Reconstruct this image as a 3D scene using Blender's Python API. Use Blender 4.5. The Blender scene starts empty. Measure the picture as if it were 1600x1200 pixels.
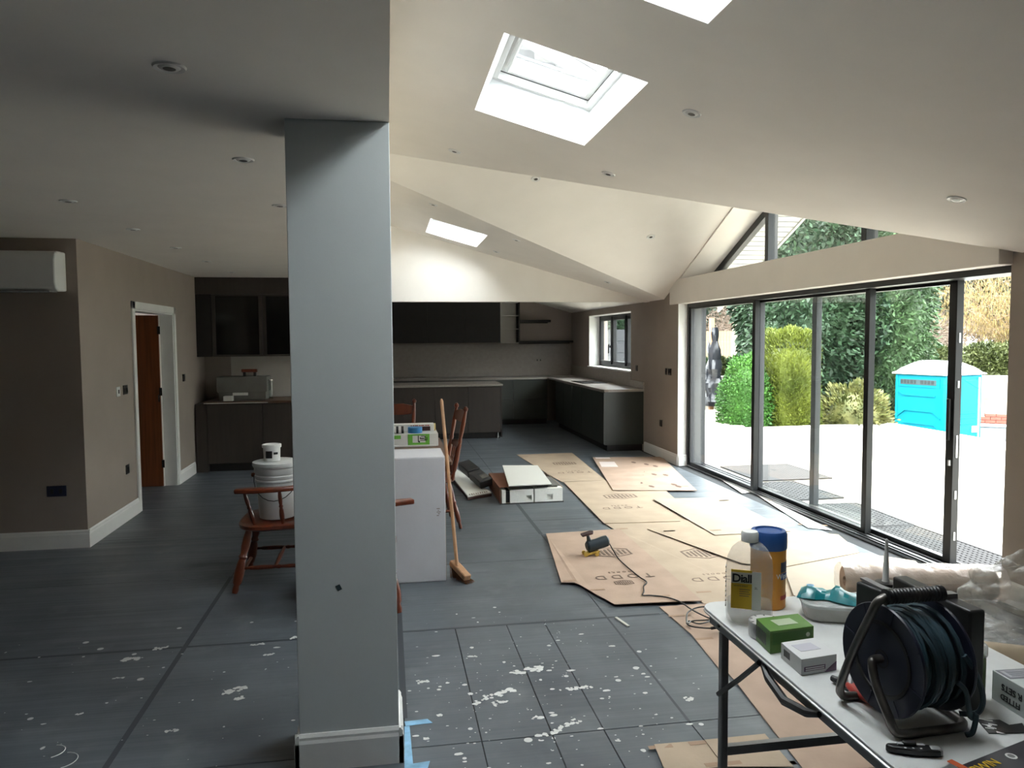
import bpy, bmesh, math, random
import numpy as np
from mathutils import Vector, Matrix, Euler, Quaternion
random.seed(7)
sc = bpy.context.scene
col = sc.collection
R = math.radians
# ------------------------------------------------------------------ camera
F = 1170.0; EYE = 1.67
yaw, pitch, roll = math.atan(194/1170.0), R(3.45), R(-0.4)
cy, sy, cp, sp = math.cos(yaw), math.sin(yaw), math.cos(pitch), math.sin(pitch)
fwd = Vector((sy*cp, cy*cp, -sp)); r0 = Vector((cy, -sy, 0)); u0 = r0.cross(fwd)
rgt = r0*math.cos(roll) + u0*math.sin(roll); upv = -r0*math.sin(roll) + u0*math.cos(roll)
CAM = Vector((0, 0, EYE))
cd = bpy.data.cameras.new('camera'); cd.sensor_width = 36; cd.lens = F/1600*36; cd.clip_start = 0.05; cd.clip_end = 400
co = bpy.data.objects.new('camera', cd); col.objects.link(co)
m = Matrix((rgt, upv, -fwd)).transposed().to_4x4(); m.translation = CAM
co.matrix_world = m; sc.camera = co
# ------------------------------------------------------------------ sky and exposure
SKY = 18.5
w = bpy.data.worlds.new('overcast_sky'); sc.world = w; w.use_nodes = True
bg = w.node_tree.nodes['Background']; bg.inputs['Color'].default_value = (0.93, 0.975, 1.0, 1); 
_n, _l = w.node_tree.nodes, w.node_tree.links          # standard overcast sky: zenith three times the horizon
_tc = _n.new('ShaderNodeTexCoord'); _sx = _n.new('ShaderNodeSeparateXYZ'); _l.new(_tc.outputs['Generated'], _sx.inputs[0])
_mx = _n.new('ShaderNodeMath'); _mx.operation = 'MAXIMUM'; _mx.inputs[1].default_value = 0; _l.new(_sx.outputs['Z'], _mx.inputs[0])
_ma = _n.new('ShaderNodeMath'); _ma.operation = 'MULTIPLY_ADD'; _ma.inputs[1].default_value = SKY*2/3; _ma.inputs[2].default_value = SKY/3; _l.new(_mx.outputs[0], _ma.inputs[0]); _l.new(_ma.outputs[0], bg.inputs['Strength'])
sc.view_settings.view_transform = 'Standard'; sc.view_settings.look = 'None'
sc.view_settings.gamma = 1; sc.view_settings.exposure = 0.87; sc.view_settings.use_curve_mapping = False
sc.cycles.max_bounces = 10; sc.cycles.diffuse_bounces = 6; sc.cycles.glossy_bounces = 3
sc.cycles.transparent_max_bounces = 24; sc.cycles.transmission_bounces = 4; sc.cycles.use_denoising = True
sc.cycles.sample_clamp_indirect = 6
# ------------------------------------------------------------------ pixel helpers (1600x1200 frame)
def ray(x, y): return fwd + rgt*((x-800)/F) - upv*((y-600)/F)
def hit(x, y, ax, v):
    d = ray(x, y); return CAM + d*((v-CAM[ax])/d[ax])
def PZ(x, y, z=0.0): return hit(x, y, 2, z)
def PY(x, y, v): return hit(x, y, 1, v)
def PX(x, y, v): return hit(x, y, 0, v)
def PW(x, dist, z):                       # a point at a given depth along the view, at height z
    v = CAM + ray(x, 525)*dist; return Vector((v.x, v.y, z))
# ------------------------------------------------------------------ materials
MATS = {}
def mat(name, c=(.5, .5, .5), rough=.6, metal=0., var=0., vs=6., bump=0., bs=80., c2=None, spec=.5, coat=0., trans=0., alpha=1., stretch=None, island=0.):
    if name in MATS: return MATS[name]
    mt = bpy.data.materials.new(name); MATS[name] = mt; mt.use_nodes = True
    nt = mt.node_tree; n = nt.nodes; L = nt.links; b = n['Principled BSDF']
    b.inputs['Roughness'].default_value = rough; b.inputs['Metallic'].default_value = metal
    b.inputs['Specular IOR Level'].default_value = spec; b.inputs['Coat Weight'].default_value = coat
    b.inputs['Transmission Weight'].default_value = trans; b.inputs['Alpha'].default_value = alpha
    b.inputs['Base Color'].default_value = (*c, 1)
    tc = n.new('ShaderNodeTexCoord'); src = tc.outputs['Object']
    if stretch:
        mp = n.new('ShaderNodeMapping'); mp.inputs['Scale'].default_value = stretch; L.new(src, mp.inputs['Vector']); src = mp.outputs[0]
    if var or c2:
        nz = n.new('ShaderNodeTexNoise'); nz.inputs['Scale'].default_value = vs; nz.inputs['Detail'].default_value = 5; L.new(src, nz.inputs['Vector'])
        rp = n.new('ShaderNodeValToRGB'); e = rp.color_ramp.elements; e[0].position = .32; e[1].position = .68
        a = c if c2 else tuple(x*(1-var) for x in c); z = c2 if c2 else tuple(min(1, x*(1+var)) for x in c)
        e[0].color = (*a, 1); e[1].color = (*z, 1); L.new(nz.outputs['Fac'], rp.inputs['Fac']); out = rp.outputs['Color']
        if island:
            g = n.new('ShaderNodeNewGeometry'); hs = n.new('ShaderNodeHueSaturation'); mr = n.new('ShaderNodeMapRange')
            mr.inputs['To Min'].default_value = 1-island; mr.inputs['To Max'].default_value = 1+island
            L.new(g.outputs['Random Per Island'], mr.inputs['Value']); L.new(mr.outputs[0], hs.inputs['Value']); L.new(out, hs.inputs['Color']); out = hs.outputs['Color']
        L.new(out, b.inputs['Base Color'])
    if bump:
        nb = n.new('ShaderNodeTexNoise'); nb.inputs['Scale'].default_value = bs; nb.inputs['Detail'].default_value = 3; L.new(src, nb.inputs['Vector'])
        bp = n.new('ShaderNodeBump'); bp.inputs['Strength'].default_value = bump; bp.inputs['Distance'].default_value = .01
        L.new(nb.outputs['Fac'], bp.inputs['Height']); L.new(bp.outputs['Normal'], b.inputs['Normal'])
    return mt
def glass_mat(name, tint=(.97, .985, .975), gl=1.0, ior=1.45, rough=0.0):
    if name in MATS: return MATS[name]
    mt = bpy.data.materials.new(name); MATS[name] = mt; mt.use_nodes = True; nt = mt.node_tree; n = nt.nodes; L = nt.links
    n.remove(n['Principled BSDF']); t = n.new('ShaderNodeBsdfTransparent'); t.inputs[0].default_value = (*tint, 1)
    g = n.new('ShaderNodeBsdfGlossy'); g.inputs['Roughness'].default_value = rough; g.inputs[0].default_value = (gl, gl, gl, 1)
    lw = n.new('ShaderNodeLayerWeight'); lw.inputs['Blend'].default_value = .5; mx = n.new('ShaderNodeMixShader')   # Schlick reflectance
    pw = n.new('ShaderNodeMath'); pw.operation = 'POWER'; pw.inputs[1].default_value = 5; L.new(lw.outputs['Facing'], pw.inputs[0])
    ma = n.new('ShaderNodeMath'); ma.operation = 'MULTIPLY_ADD'; ma.inputs[1].default_value = .9; ma.inputs[2].default_value = ((ior-1)/(ior+1))**2; L.new(pw.outputs[0], ma.inputs[0])
    L.new(ma.outputs[0], mx.inputs[0]); L.new(t.outputs[0], mx.inputs[1]); L.new(g.outputs[0], mx.inputs[2])
    L.new(mx.outputs[0], n['Material Output'].inputs[0]); return mt
def film_mat(name, c=(.85, .86, .84), fac=.45):   # thin crumpled polythene
    if name in MATS: return MATS[name]
    mt = bpy.data.materials.new(name); MATS[name] = mt; mt.use_nodes = True; nt = mt.node_tree; n = nt.nodes; L = nt.links
    b = n['Principled BSDF']; b.inputs['Base Color'].default_value = (*c, 1); b.inputs['Roughness'].default_value = .22
    t = n.new('ShaderNodeBsdfTransparent'); mx = n.new('ShaderNodeMixShader'); mx.inputs[0].default_value = fac
    L.new(t.outputs[0], mx.inputs[1]); L.new(b.outputs[0], mx.inputs[2]); L.new(mx.outputs[0], n['Material Output'].inputs[0])
    tc = n.new('ShaderNodeTexCoord'); nb = n.new('ShaderNodeTexNoise'); nb.inputs['Scale'].default_value = 14; nb.inputs['Detail'].default_value = 4
    bp = n.new('ShaderNodeBump'); bp.inputs['Strength'].default_value = .8; bp.inputs['Distance'].default_value = .03
    L.new(tc.outputs['Object'], nb.inputs['Vector']); L.new(nb.outputs['Fac'], bp.inputs['Height']); L.new(bp.outputs['Normal'], b.inputs['Normal']); return mt
# ------------------------------------------------------------------ mesh builder
def vadd(a, b): return (a[0]+b[0], a[1]+b[1], a[2]+b[2])
class MB:
    def __init__(s): s.v = []; s.f = []
    def add(s, vs, fs):
        k = len(s.v); s.v += [tuple(v) for v in vs]; s.f += [[i+k for i in f] for f in fs]; return s
    def box(s, x0, x1, y0, y1, z0, z1, M=None):
        vs = [(x, y, z) for z in (z0, z1) for x, y in ((x0, y0), (x1, y0), (x1, y1), (x0, y1))]
        if M is not None: vs = [tuple(M @ Vector(v)) for v in vs]
        return s.add(vs, [(3, 2, 1, 0), (4, 5, 6, 7), (0, 1, 5, 4), (1, 2, 6, 5), (2, 3, 7, 6), (3, 0, 4, 7)])
    def poly(s, pts): return s.add(pts, [list(range(len(pts)))])
    def prism(s, pts, d):          # polygon swept by vector d
        n = len(pts); d = Vector(d); q = [tuple(Vector(p)+d) for p in pts]
        return s.add([tuple(p) for p in pts]+q, [list(range(n))[::-1], list(range(n, 2*n))]+[(i, (i+1) % n, n+(i+1) % n, n+i) for i in range(n)])
    def tube(s, pts, r, n=8, cap=True):
        pts = [Vector(p) for p in pts]; m_ = len(pts); rs = r if isinstance(r, (list, tuple)) else [r]*m_
        T = [((pts[min(i+1, m_-1)]-pts[max(i-1, 0)]).normalized()) for i in range(m_)]
        a = Vector((0, 0, 1)) if abs(T[0].z) < .9 else Vector((1, 0, 0)); N = (a-T[0]*a.dot(T[0])).normalized(); vs = []
        for i in range(m_):
            N = (N-T[i]*N.dot(T[i])).normalized(); B = T[i].cross(N)
            for k in range(n):
                t = 2*math.pi*k/n; vs.append(tuple(pts[i]+(N*math.cos(t)+B*math.sin(t))*rs[i]))
        fs = [(i*n+k, i*n+(k+1) % n, (i+1)*n+(k+1) % n, (i+1)*n+k) for i in range(m_-1) for k in range(n)]
        if cap: fs += [list(range(n))[::-1], list(range((m_-1)*n, m_*n))]
        return s.add(vs, fs)
    def cyl(s, p0, p1, r0, r1=None, n=16): return s.tube([p0, p1], [r0, r0 if r1 is None else r1], n)
    def lathe(s, prof, n=24, c=(0, 0, 0), sx=1., sy=1., p=2.0, M=None):   # prof of (r, z); p > 2 squares the section
        vs = []
        for r_, z in prof:
            for k in range(n):
                t = 2*math.pi*k/n; a, b = math.cos(t), math.sin(t)
                q = (abs(a)**p+abs(b)**p)**(-1/p)
                v = Vector((r_*a*q*sx, r_*b*q*sy, z))
                if M is not None: v = M @ v
                vs.append((v.x+c[0], v.y+c[1], v.z+c[2]))
        m_ = len(prof)
        fs = [(i*n+k, i*n+(k+1) % n, (i+1)*n+(k+1) % n, (i+1)*n+k) for i in range(m_-1) for k in range(n)]
        fs += [list(range(n))[::-1], list(range((m_-1)*n, m_*n))]
        return s.add(vs, fs)
    def build(s, name, mt, parent=None, bevel=0., smooth=True, world=True, seg=2, ang=38):
        me = bpy.data.meshes.new(name); me.from_pydata(s.v, [], s.f); me.validate()
        return place(name, me, mt, parent, bevel, smooth, world, seg, ang)
def wm(o):
    m_ = o.matrix_parent_inverse @ o.matrix_basis if o.parent else o.matrix_basis.copy()
    return wm(o.parent) @ m_ if o.parent else m_
def place(name, me, mt, parent=None, bevel=0., smooth=True, world=True, seg=2, ang=38):
    if mt is not None and not me.materials: me.materials.append(mat(mt) if isinstance(mt, str) else mt)
    if smooth and len(me.polygons):
        me.polygons.foreach_set('use_smooth', [True]*len(me.polygons)); me.set_sharp_from_angle(angle=R(ang))
    o = bpy.data.objects.new(name, me); col.objects.link(o)
    if parent is not None:
        o.parent = parent
        if world: o.matrix_parent_inverse = wm(parent).inverted()
    if bevel:
        b = o.modifiers.new('bevel', 'BEVEL'); b.width = bevel; b.segments = seg; b.limit_method = 'ANGLE'; b.angle_limit = R(40)
    return o
def tag(o, label, cat, group=None):
    o['label'] = label; o['category'] = cat
    if group: o['group'] = group
    return o
def thing(name, label, cat, loc=(0, 0, 0), rz=0., group=None):
    o = bpy.data.objects.new(name, None); col.objects.link(o); o.empty_display_size = .1
    o.location = loc; o.rotation_euler = (0, 0, rz); return tag(o, label, cat, group)
def struct(o): o['kind'] = 'structure'; return o
def dup(o, parent=None):
    c = o.copy(); col.objects.link(c)
    if parent is not None:
        c.parent = parent; c.matrix_parent_inverse = o.matrix_parent_inverse.copy()
    for ch in [x for x in bpy.data.objects if x.parent == o]: dup(ch, c)
    return c
def text_mesh(s, size, spacing=1.0, align='CENTER', bold=0.):
    cu = bpy.data.curves.new('lettering', 'FONT'); cu.body = s; cu.size = size; cu.align_x = align; cu.align_y = 'CENTER'; cu.space_character = spacing; cu.extrude = .0004; cu.offset = bold*size; cu.resolution_u = 3
    o = bpy.data.objects.new('lettering', cu); col.objects.link(o); dg = bpy.context.evaluated_depsgraph_get()
    me = bpy.data.meshes.new_from_object(o.evaluated_get(dg)); bpy.data.objects.remove(o); bpy.data.curves.remove(cu)
    me.materials.clear(); return me
def text(s, size, M, mt, parent, spacing=1.0, name='lettering', sx=1.0, bold=0.):
    me = text_mesh(s, size, spacing, bold=bold); me.transform(M @ Matrix.Diagonal((sx, 1, 1, 1)))
    return place(name, me, mt, parent, smooth=False)
def frameM(o, xd, yd):                  # matrix with origin o and in-plane axes
    x = Vector(xd).normalized(); z = x.cross(Vector(yd)).normalized(); y = z.cross(x)
    M = Matrix((x, y, z)).transposed().to_4x4(); M.translation = Vector(o); return M
# ------------------------------------------------------------------ palette
mat('white_ceiling', (.84, .80, .745), .9, var=.02, vs=3, bump=.03, bs=220)
mat('white_paint', (.80, .80, .78), .45, var=.02)
mat('taupe_paint', (.325, .275, .238), .85, var=.04, vs=2.5, bump=.04, bs=180)
mat('grey_paint', (.62, .66, .66), .8, var=.03, vs=3, bump=.03, bs=180)
mat('black_frame', (.008, .009, .010), .4, spec=.4)
mat('grey_profile', (.028, .030, .034), .4)
mat('alu', (.55, .56, .57), .35, metal=.9)
mat('steel_tube', (.16, .15, .14), .38, metal=.85, var=.25, vs=20)
mat('black_plastic', (.012, .012, .013), .4, var=.1)
mat('white_plastic', (.75, .75, .73), .4)
mat('cardboard', (.40, .31, .225), .85, var=.07, vs=5, bump=.06, bs=60)
mat('cardboard_pale', (.38, .32, .25), .85, var=.06, vs=4, bump=.06, bs=60)
mat('cardboard_pink', (.40, .285, .215), .85, var=.09, vs=5, bump=.06, bs=60)
mat('cardboard_print', (.16, .11, .085), .9)
mat('cabinet_brown', (.042, .032, .027), .55, var=.12, vs=3, stretch=(8, 8, .6))
mat('cabinet_black', (.018, .016, .016), .5, var=.1, spec=.3)
mat('cabinet_green', (.030, .036, .031), .32, var=.08)
mat('worktop_stone', (.34, .31, .28), .28, var=.08, vs=40)
mat('splash_stone', (.30, .27, .24), .4, var=.08, vs=14)
mat('red_wood', (.13, .026, .009), .3, var=.28, vs=3, stretch=(9, 9, .7), coat=.3)
mat('door_oak', (.21, .065, .022), .5, var=.25, vs=3, stretch=(12, 12, .5))
mat('pale_wood', (.42, .23, .12), .6, var=.15, vs=5, stretch=(9, 9, .6))
mat('polystyrene', (.80, .80, .77), .9, var=.04, vs=60, bump=.15, bs=150)
mat('chrome', (.7, .7, .7), .2, metal=1.)
mat('lamp_dark', (.05, .045, .04), .4)
# ================================================================== ROOM
XL, XE, XR, XN = -2.43, .02, 3.72, 3.80      # left wall, edge of the flat ceiling, far right wall, near right wall
YA, YB, YK, ZC = 6.5, 10.62, 14.95, 2.49     # wall with the cooler, wall behind left cabinets, kitchen wall, flat ceiling
YH = 10.32                                    # bulkhead over the kitchen
zm = lambda x: 3.22-.2765*x                   # main ceiling slope
zg = lambda y: 3.435-.437*abs(y-6.9)          # cross gable
dv = lambda x: (.215+.2765*x)/.437            # half width of the gable at x
# ---- floor: screed and protection boards
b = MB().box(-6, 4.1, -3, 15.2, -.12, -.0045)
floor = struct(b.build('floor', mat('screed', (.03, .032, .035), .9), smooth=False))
def sheet_mat(nm, k):
    D = lambda *c: tuple(v*k for v in c)
    mt = bpy.data.materials.new(nm); mt.use_nodes = True; nt = mt.node_tree; n = nt.nodes; L = nt.links; bs = n['Principled BSDF']
    g = n.new('ShaderNodeNewGeometry'); P = g.outputs['Position']
    def nz(scale, st=None, det=4):
        t = n.new('ShaderNodeTexNoise'); t.inputs['Scale'].default_value = scale; t.inputs['Detail'].default_value = det
        if st:
            mp = n.new('ShaderNodeMapping'); mp.inputs['Scale'].default_value = st; L.new(P, mp.inputs['Vector']); L.new(mp.outputs[0], t.inputs['Vector'])
        else: L.new(P, t.inputs['Vector'])
        return t.outputs['Fac']
    def ramp(f, p0, p1, c0, c1):
        r = n.new('ShaderNodeValToRGB'); e = r.color_ramp.elements; e[0].position = p0; e[1].position = p1; e[0].color = (*c0, 1); e[1].color = (*c1, 1); L.new(f, r.inputs['Fac']); return r.outputs['Color']
    def mix(f, a, b_):
        x = n.new('ShaderNodeMix'); x.data_type = 'RGBA'; L.new(f, x.inputs[0])
        for s_, v in ((6, a), (7, b_)):
            if isinstance(v, tuple): x.inputs[s_].default_value = (*v, 1)
            else: L.new(v, x.inputs[s_])
        return x.outputs[2]
    base = ramp(nz(2.2), .3, .7, D(.064, .075, .087), D(.107, .123, .138))
    c = base
    smud = ramp(nz(4.2, None, 6), .56, .72, (0, 0, 0), (.5, .5, .5)); c = mix(smud, c, D(.15, .165, .175))
    # paint flecks, thicker in the working area in front
    vo = n.new('ShaderNodeTexVoronoi'); vo.inputs['Scale'].default_value = 9; L.new(P, vo.inputs['Vector'])
    sep = n.new('ShaderNodeSeparateColor'); L.new(vo.outputs['Color'], sep.inputs[0])
    lt = n.new('ShaderNodeMath'); lt.operation = 'MULTIPLY'; L.new(sep.outputs[0], lt.inputs[0]); lt.inputs[1].default_value = .17
    cmp = n.new('ShaderNodeMath'); cmp.operation = 'LESS_THAN'; L.new(vo.outputs['Distance'], cmp.inputs[0]); L.new(lt.outputs[0], cmp.inputs[1])
    pick = n.new('ShaderNodeMath'); pick.operation = 'GREATER_THAN'; L.new(sep.outputs[1], pick.inputs[0]); pick.inputs[1].default_value = .66
    sx = n.new('ShaderNodeSeparateXYZ'); L.new(P, sx.inputs[0]); near = n.new('ShaderNodeMath'); near.operation = 'LESS_THAN'; L.new(sx.outputs[1], near.inputs[0]); near.inputs[1].default_value = 4.6
    m1 = n.new('ShaderNodeMath'); m1.operation = 'MULTIPLY'; L.new(cmp.outputs[0], m1.inputs[0]); L.new(pick.outputs[0], m1.inputs[1])
    m2 = n.new('ShaderNodeMath'); m2.operation = 'MULTIPLY'; L.new(m1.outputs[0], m2.inputs[0]); L.new(near.outputs[0], m2.inputs[1])
    c = mix(m2.outputs[0], c, (.62, .63, .62)); L.new(c, bs.inputs['Base Color'])
    bs.inputs['Roughness'].default_value = .42; bs.inputs['Specular IOR Level'].default_value = .5
    bp = n.new('ShaderNodeBump'); bp.inputs['Strength'].default_value = .6; bp.inputs['Distance'].default_value = .02      # ripples of the boards
    L.new(nz(1.0, (.25, 7.5, 1), 3), bp.inputs['Height']); L.new(bp.outputs['Normal'], bs.inputs['Normal']); MATS[nm] = mt
sheet_mat('floor_sheet', 1.1); mat('seam_tape', (.042, .050, .060), .55)
xs = [-6, -3.5, -1.12, .045, 1.27, 3.68]
ys = [-3.0, -1.96, -.72, .52, 1.76, 3.0, 4.24, 5.48, 6.68, 7.9, 9.1, 10.3, 11.5, 12.7, 13.9, 14.95]
for i in range(5):
    for j in range(15):
        cut = [xs[i]]+([.36, .66, .885] if i == 3 and j in (4, 5) else [])+[xs[i+1]]      # cut boards in the working area
        for u0, u1 in zip(cut[:-1], cut[1:]): MB().box(u0+.003, u1-.003, ys[j]+.003, ys[j+1]-.003, -.0045, 0).build('floor_sheet', 'floor_sheet', floor, smooth=False)
for x, y0, y1, w_ in ((-1.12, 2.4, 5.48, .026), (1.27, 3.0, 4.4, .012), (1.27, 6.2, 9.1, .034), (.045, 3.25, 5.1, .03)):
    MB().box(x-w_/2, x+w_/2, y0, y1, .0002, .0009).build('seam_tape', 'seam_tape', floor, smooth=False)
for y, x0, x1, w_ in ((4.24, -2.9, 1.6, .022), (5.48, .3, 1.25, .010), (6.68, .4, 1.9, .010)):
    MB().box(x0, x1, y-w_/2, y+w_/2, .0004, .0011).build('seam_tape', 'seam_tape', floor, smooth=False)
# paint spills
mat('spilt_paint', (.66, .67, .65), .6, var=.1, vs=30)
def spill(px, py, L_, W_, ang, k):
    rnd = random.Random(k); c = PZ(px, py); m_ = MB(); ca, sa = math.cos(ang), math.sin(ang)
    for zi in range(int(8+L_*130)):
        t = rnd.uniform(-.5, .5)*L_; q = rnd.gauss(0, .28)*W_; r_ = rnd.uniform(.08, .5)*W_*.6+.003
        cx, cy_ = c.x+t*ca-q*sa, c.y+t*sa+q*ca
        m_.poly([(cx+math.cos(a)*r_*rnd.uniform(.6, 1.3), cy_+math.sin(a)*r_*rnd.uniform(.6, 1.3), .0012+zi*4e-6) for a in [i*math.pi/4.5 for i in range(9)]])
    m_.build('paint_spill', 'spilt_paint', floor, smooth=False)
for k, a in enumerate([(825, 1047, .16, .05, .1), (770, 1088, .24, .04, .5), (783, 1098, .07, .03, .2), (880, 1137, .20, .035, .55), (840, 1122, .05, .03, 0), (905, 1075, .12, .03, .1), (662, 1065, .06, .03, .2),
                       (738, 1026, .04, .02, 0), (687, 1118, .02, .02, 0), (666, 1154, .018, .016, 0), (735, 1084, .018, .016, 0), (1075, 1092, .04, .03, 0), (845, 1157, .016, .014, 0), (965, 1157, .016, .014, 0),
                       (207, 1029, .10, .05, .2), (250, 1013, .08, .03, .2), (403, 1007, .07, .02, .1), (463, 996, .06, .03, .1), (368, 1078, .12, .04, .4), (375, 1091, .05, .03, .3), (268, 1142, .05, .025, .1), (420, 1023, .05, .02, .1), (185, 1060, .05, .015, .2), (124, 1116, .03, .015, .2)]):
    spill(*a, k)
rnd = random.Random(77); b = MB()                      # fine flecks of paint over the working area
for zi in range(420):
    x, y = rnd.choice((rnd.gauss(.65, .4), rnd.uniform(-2.2, 1.3))), rnd.gauss(3.4, .55)
    if -.42 < x < .06 and y > 2.85: continue
    r_ = .0022+.011*rnd.random()**4; sx_ = rnd.uniform(.7, 2.2)
    b.poly([(x+math.cos(t)*r_*sx_*rnd.uniform(.7, 1.2), y+math.sin(t)*r_*rnd.uniform(.7, 1.2), .00122+zi*1e-6) for t in [i*math.pi/3.5 for i in range(7)]])
b.build('paint_flecks', 'spilt_paint', floor, smooth=False)['kind'] = 'stuff'
ang_ = [(80, 1175, .05), (95, 1189, .06)]
for px, py, r_ in ang_:
    c = PZ(px, py); MB().tube([(c.x+math.cos(t)*r_, c.y+math.sin(t)*r_, .0015) for t in [-1.2+i*.25 for i in range(12)]], .002, 4).build('paint_ring', 'spilt_paint', floor)
# ---- ceilings
b = MB().box(-6, XE, -3, YB, ZC, ZC+.12); struct(b.build('ceiling', 'white_ceiling', smooth=False))
holes = [(3.47, 4.64), (1.63, 2.80)]
def slope_strip(b, x0, x1, ya0, ya1, yb0, yb1, up=0, tz=zm):
    """quad strip on the main slope between (x0: ya0..ya1) and (x1: yb0..yb1)"""
    b.prism([(x0, ya0, tz(x0)), (x1, yb0, tz(x1)), (x1, yb1, tz(x1)), (x0, ya1, tz(x0))], (0, 0, .05))
vn = lambda x: 6.9-dv(x); vf = lambda x: 6.9+dv(x)
b = MB()
slope_strip(b, XE, .55, -3, vn(XE), -3, vn(.55)); slope_strip(b, 1.24, XN, -3, vn(1.24), -3, vn(XN))
edges = [-3]+[v for h in sorted(holes) for v in h]
for a, c in zip(edges[0::2], edges[1::2]+[None]):
    if c is None: slope_strip(b, .55, 1.24, a, vn(.55), a, vn(1.24))
    else: slope_strip(b, .55, 1.24, a, c, a, c)
struct(b.build('ceiling_slope_near', 'white_ceiling', smooth=False))
b = MB(); FH = (8.85, 10.0)
slope_strip(b, XE, .52, vf(XE), YH, vf(.52), YH); slope_strip(b, 1.19, XR, vf(1.19), YH, vf(XR), YH)
slope_strip(b, .52, 1.19, vf(.52), FH[0], vf(1.19), FH[0]); slope_strip(b, .52, 1.19, FH[1], YH, FH[1], YH)
struct(b.build('ceiling_slope_far', 'white_ceiling', smooth=False))
b = MB(); slope_strip(b, -.65, 4.1, YH+.16, YK+.2, YH+.16, YK+.2); struct(b.build('ceiling_kitchen', 'white_ceiling', smooth=False))
b = MB()
for s_ in (-1, 1):
    f_ = vn if s_ < 0 else vf
    b.prism([(XE, 6.9, 3.435), (XR, 6.9, 3.435), (XR, f_(XR), zg(f_(XR))), (XE, f_(XE), zg(f_(XE)))][::-1], (0, 0, .05))
struct(b.build('ceiling_gable', 'white_ceiling', smooth=False))
# deep reveal around the gable glazing, a finger lower than the ceiling
b = MB()
for s_ in (-1, 1):
    b.prism([(XR-.005, 6.9, 3.415), (4.2, 6.9, 3.415), (4.2, 6.9+s_*2.58, zg(9.48)-.02), (XR-.005, 6.9+s_*2.58, zg(9.48)-.02)][::-1], (0, 0, .09))
struct(b.build('trim_1', 'white_ceiling', smooth=False))
# roof deck outside above the ceilings
b = MB()
RT = .30
def deck(b, x0, x1, ya0, ya1, yb0, yb1): b.prism([(x0, ya0, zm(x0)+RT), (x1, yb0, zm(x1)+RT), (x1, yb1, zm(x1)+RT), (x0, ya1, zm(x0)+RT)], (0, 0, .04))
deck(b, XE-.1, .50, -3.2, vn(XE)+.3, -3.2, vn(.5)+.3); deck(b, 1.29, 4.45, -3.2, vn(1.29)+.3, -3.2, vn(4.45)+.3)
ed = [-3.2]+[v for h in sorted(holes) for v in (h[0]-.05, h[1]+.05)]
for a, c in zip(ed[0::2], ed[1::2]+[None]):
    if c is None: deck(b, .5, 1.29, a, vn(.5)+.3, a, vn(1.29)+.3)
    else: deck(b, .5, 1.29, a, c, a, c)
deck(b, XE-.1, .47, vf(XE)-.3, YH+.1, vf(.47)-.3, YH+.1); deck(b, 1.24, 4.45, vf(1.24)-.3, YH+.1, vf(4.45)-.3, YH+.1)
deck(b, .47, 1.24, vf(.47)-.3, FH[0]-.05, vf(1.24)-.3, FH[0]-.05)
deck(b, .47, 1.24, FH[1]+.05, YH+.1, FH[1]+.05, YH+.1)
for s_ in (-1, 1):
    b.prism([(XE-.1, 6.9, 3.435+RT), (4.75, 6.9, 3.435+RT), (4.75, 6.9+s_*3.35, zg(6.9+3.35)+RT), (XE-.1, 6.9+s_*.6, zg(7.5)+RT)][::-1], (0, 0, .04))
mat('roof_slate', (.10, .095, .09), .8, var=.2)
struct(b.build('trim_2', 'roof_slate', smooth=False))
# ---- walls
def wall(name, m_, *boxes):
    b = MB()
    for bx in boxes: b.box(*bx)
    return struct(b.build(name, m_, smooth=False))
wall('wall_front_left', 'taupe_paint', (-6, XL, YA, YA+.14, 0, ZC))
wall('wall_left', 'taupe_paint', (XL-.14, XL, YA+.14, 7.80, 0, ZC), (XL-.14, XL, 7.80, 9.16, 2.0, ZC), (XL-.14, XL, 9.16, YB+.16, 0, ZC))
wall('wall_back_left', 'taupe_paint', (XL, -.6, YB, YB+.16, 0, 3.5))
wall('wall_kitchen_left', 'taupe_paint', (-.75, -.6, YB+.16, YK, 0, 3.5))
wall('wall_kitchen_back', 'taupe_paint', (-.75, XR+.35, YK, YK+.2, 0, 3.5))
wall('wall_right_far', 'taupe_paint', (XR, XR+.36, 9.22, 11.15, 0, 2.45), (XR, XR+.36, 11.15, 13.6, 0, 1.16), (XR, XR+.36, 11.15, 13.6, 2.09, 2.45), (XR, XR+.36, 13.6, YK, 0, 2.45))
wall('wall_right_near', 'taupe_paint', (XN, XN+.36, -3, 4.08, 0, 2.46))
wall('wall_rear', 'taupe_paint', (-6, 4.16, -3.2, -3, 0, 3.6))
wall('wall_far_left', 'taupe_paint', (-6.2, -6, -3.2, YA+.14, 0, 2.61))
wall('wall_hall', 'taupe_paint', (-4.6, -4.46, YA+.14, 11, 0, 2.61), (-4.46, XL-.14, 10.86, 11, 0, 2.61))
b = MB().box(XE-.1, XE, -3, YH, ZC+.12, zm(XE)+.0)          # step between the flat and the sloped ceiling
b.prism([(XE, vn(XE), zm(XE)), (XE, vf(XE), zm(XE)), (XE, 6.9, 3.435)], (-.1, 0, 0)); struct(b.build('wall_step', 'white_ceiling', smooth=False))
b = MB(); b.prism([(-.6, YH, 2.185), (4.1, YH, 2.185), (4.1, YH, 2.4), (-.6, YH, 3.75)], (0, .16, 0)); struct(b.build('wall_bulkhead', 'white_ceiling', smooth=False))
struct(MB().box(XR-.02, 4.2, 4.07, 9.5, 2.105, 2.42).build('trim_3', 'white_ceiling', bevel=.004))      # beam over the sliding doors
struct(MB().box(XR-.01, XR+.2, 9.21, 9.222, .0, 2.105).build('trim_4', 'white_paint', smooth=False))   # far reveal lining
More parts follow.
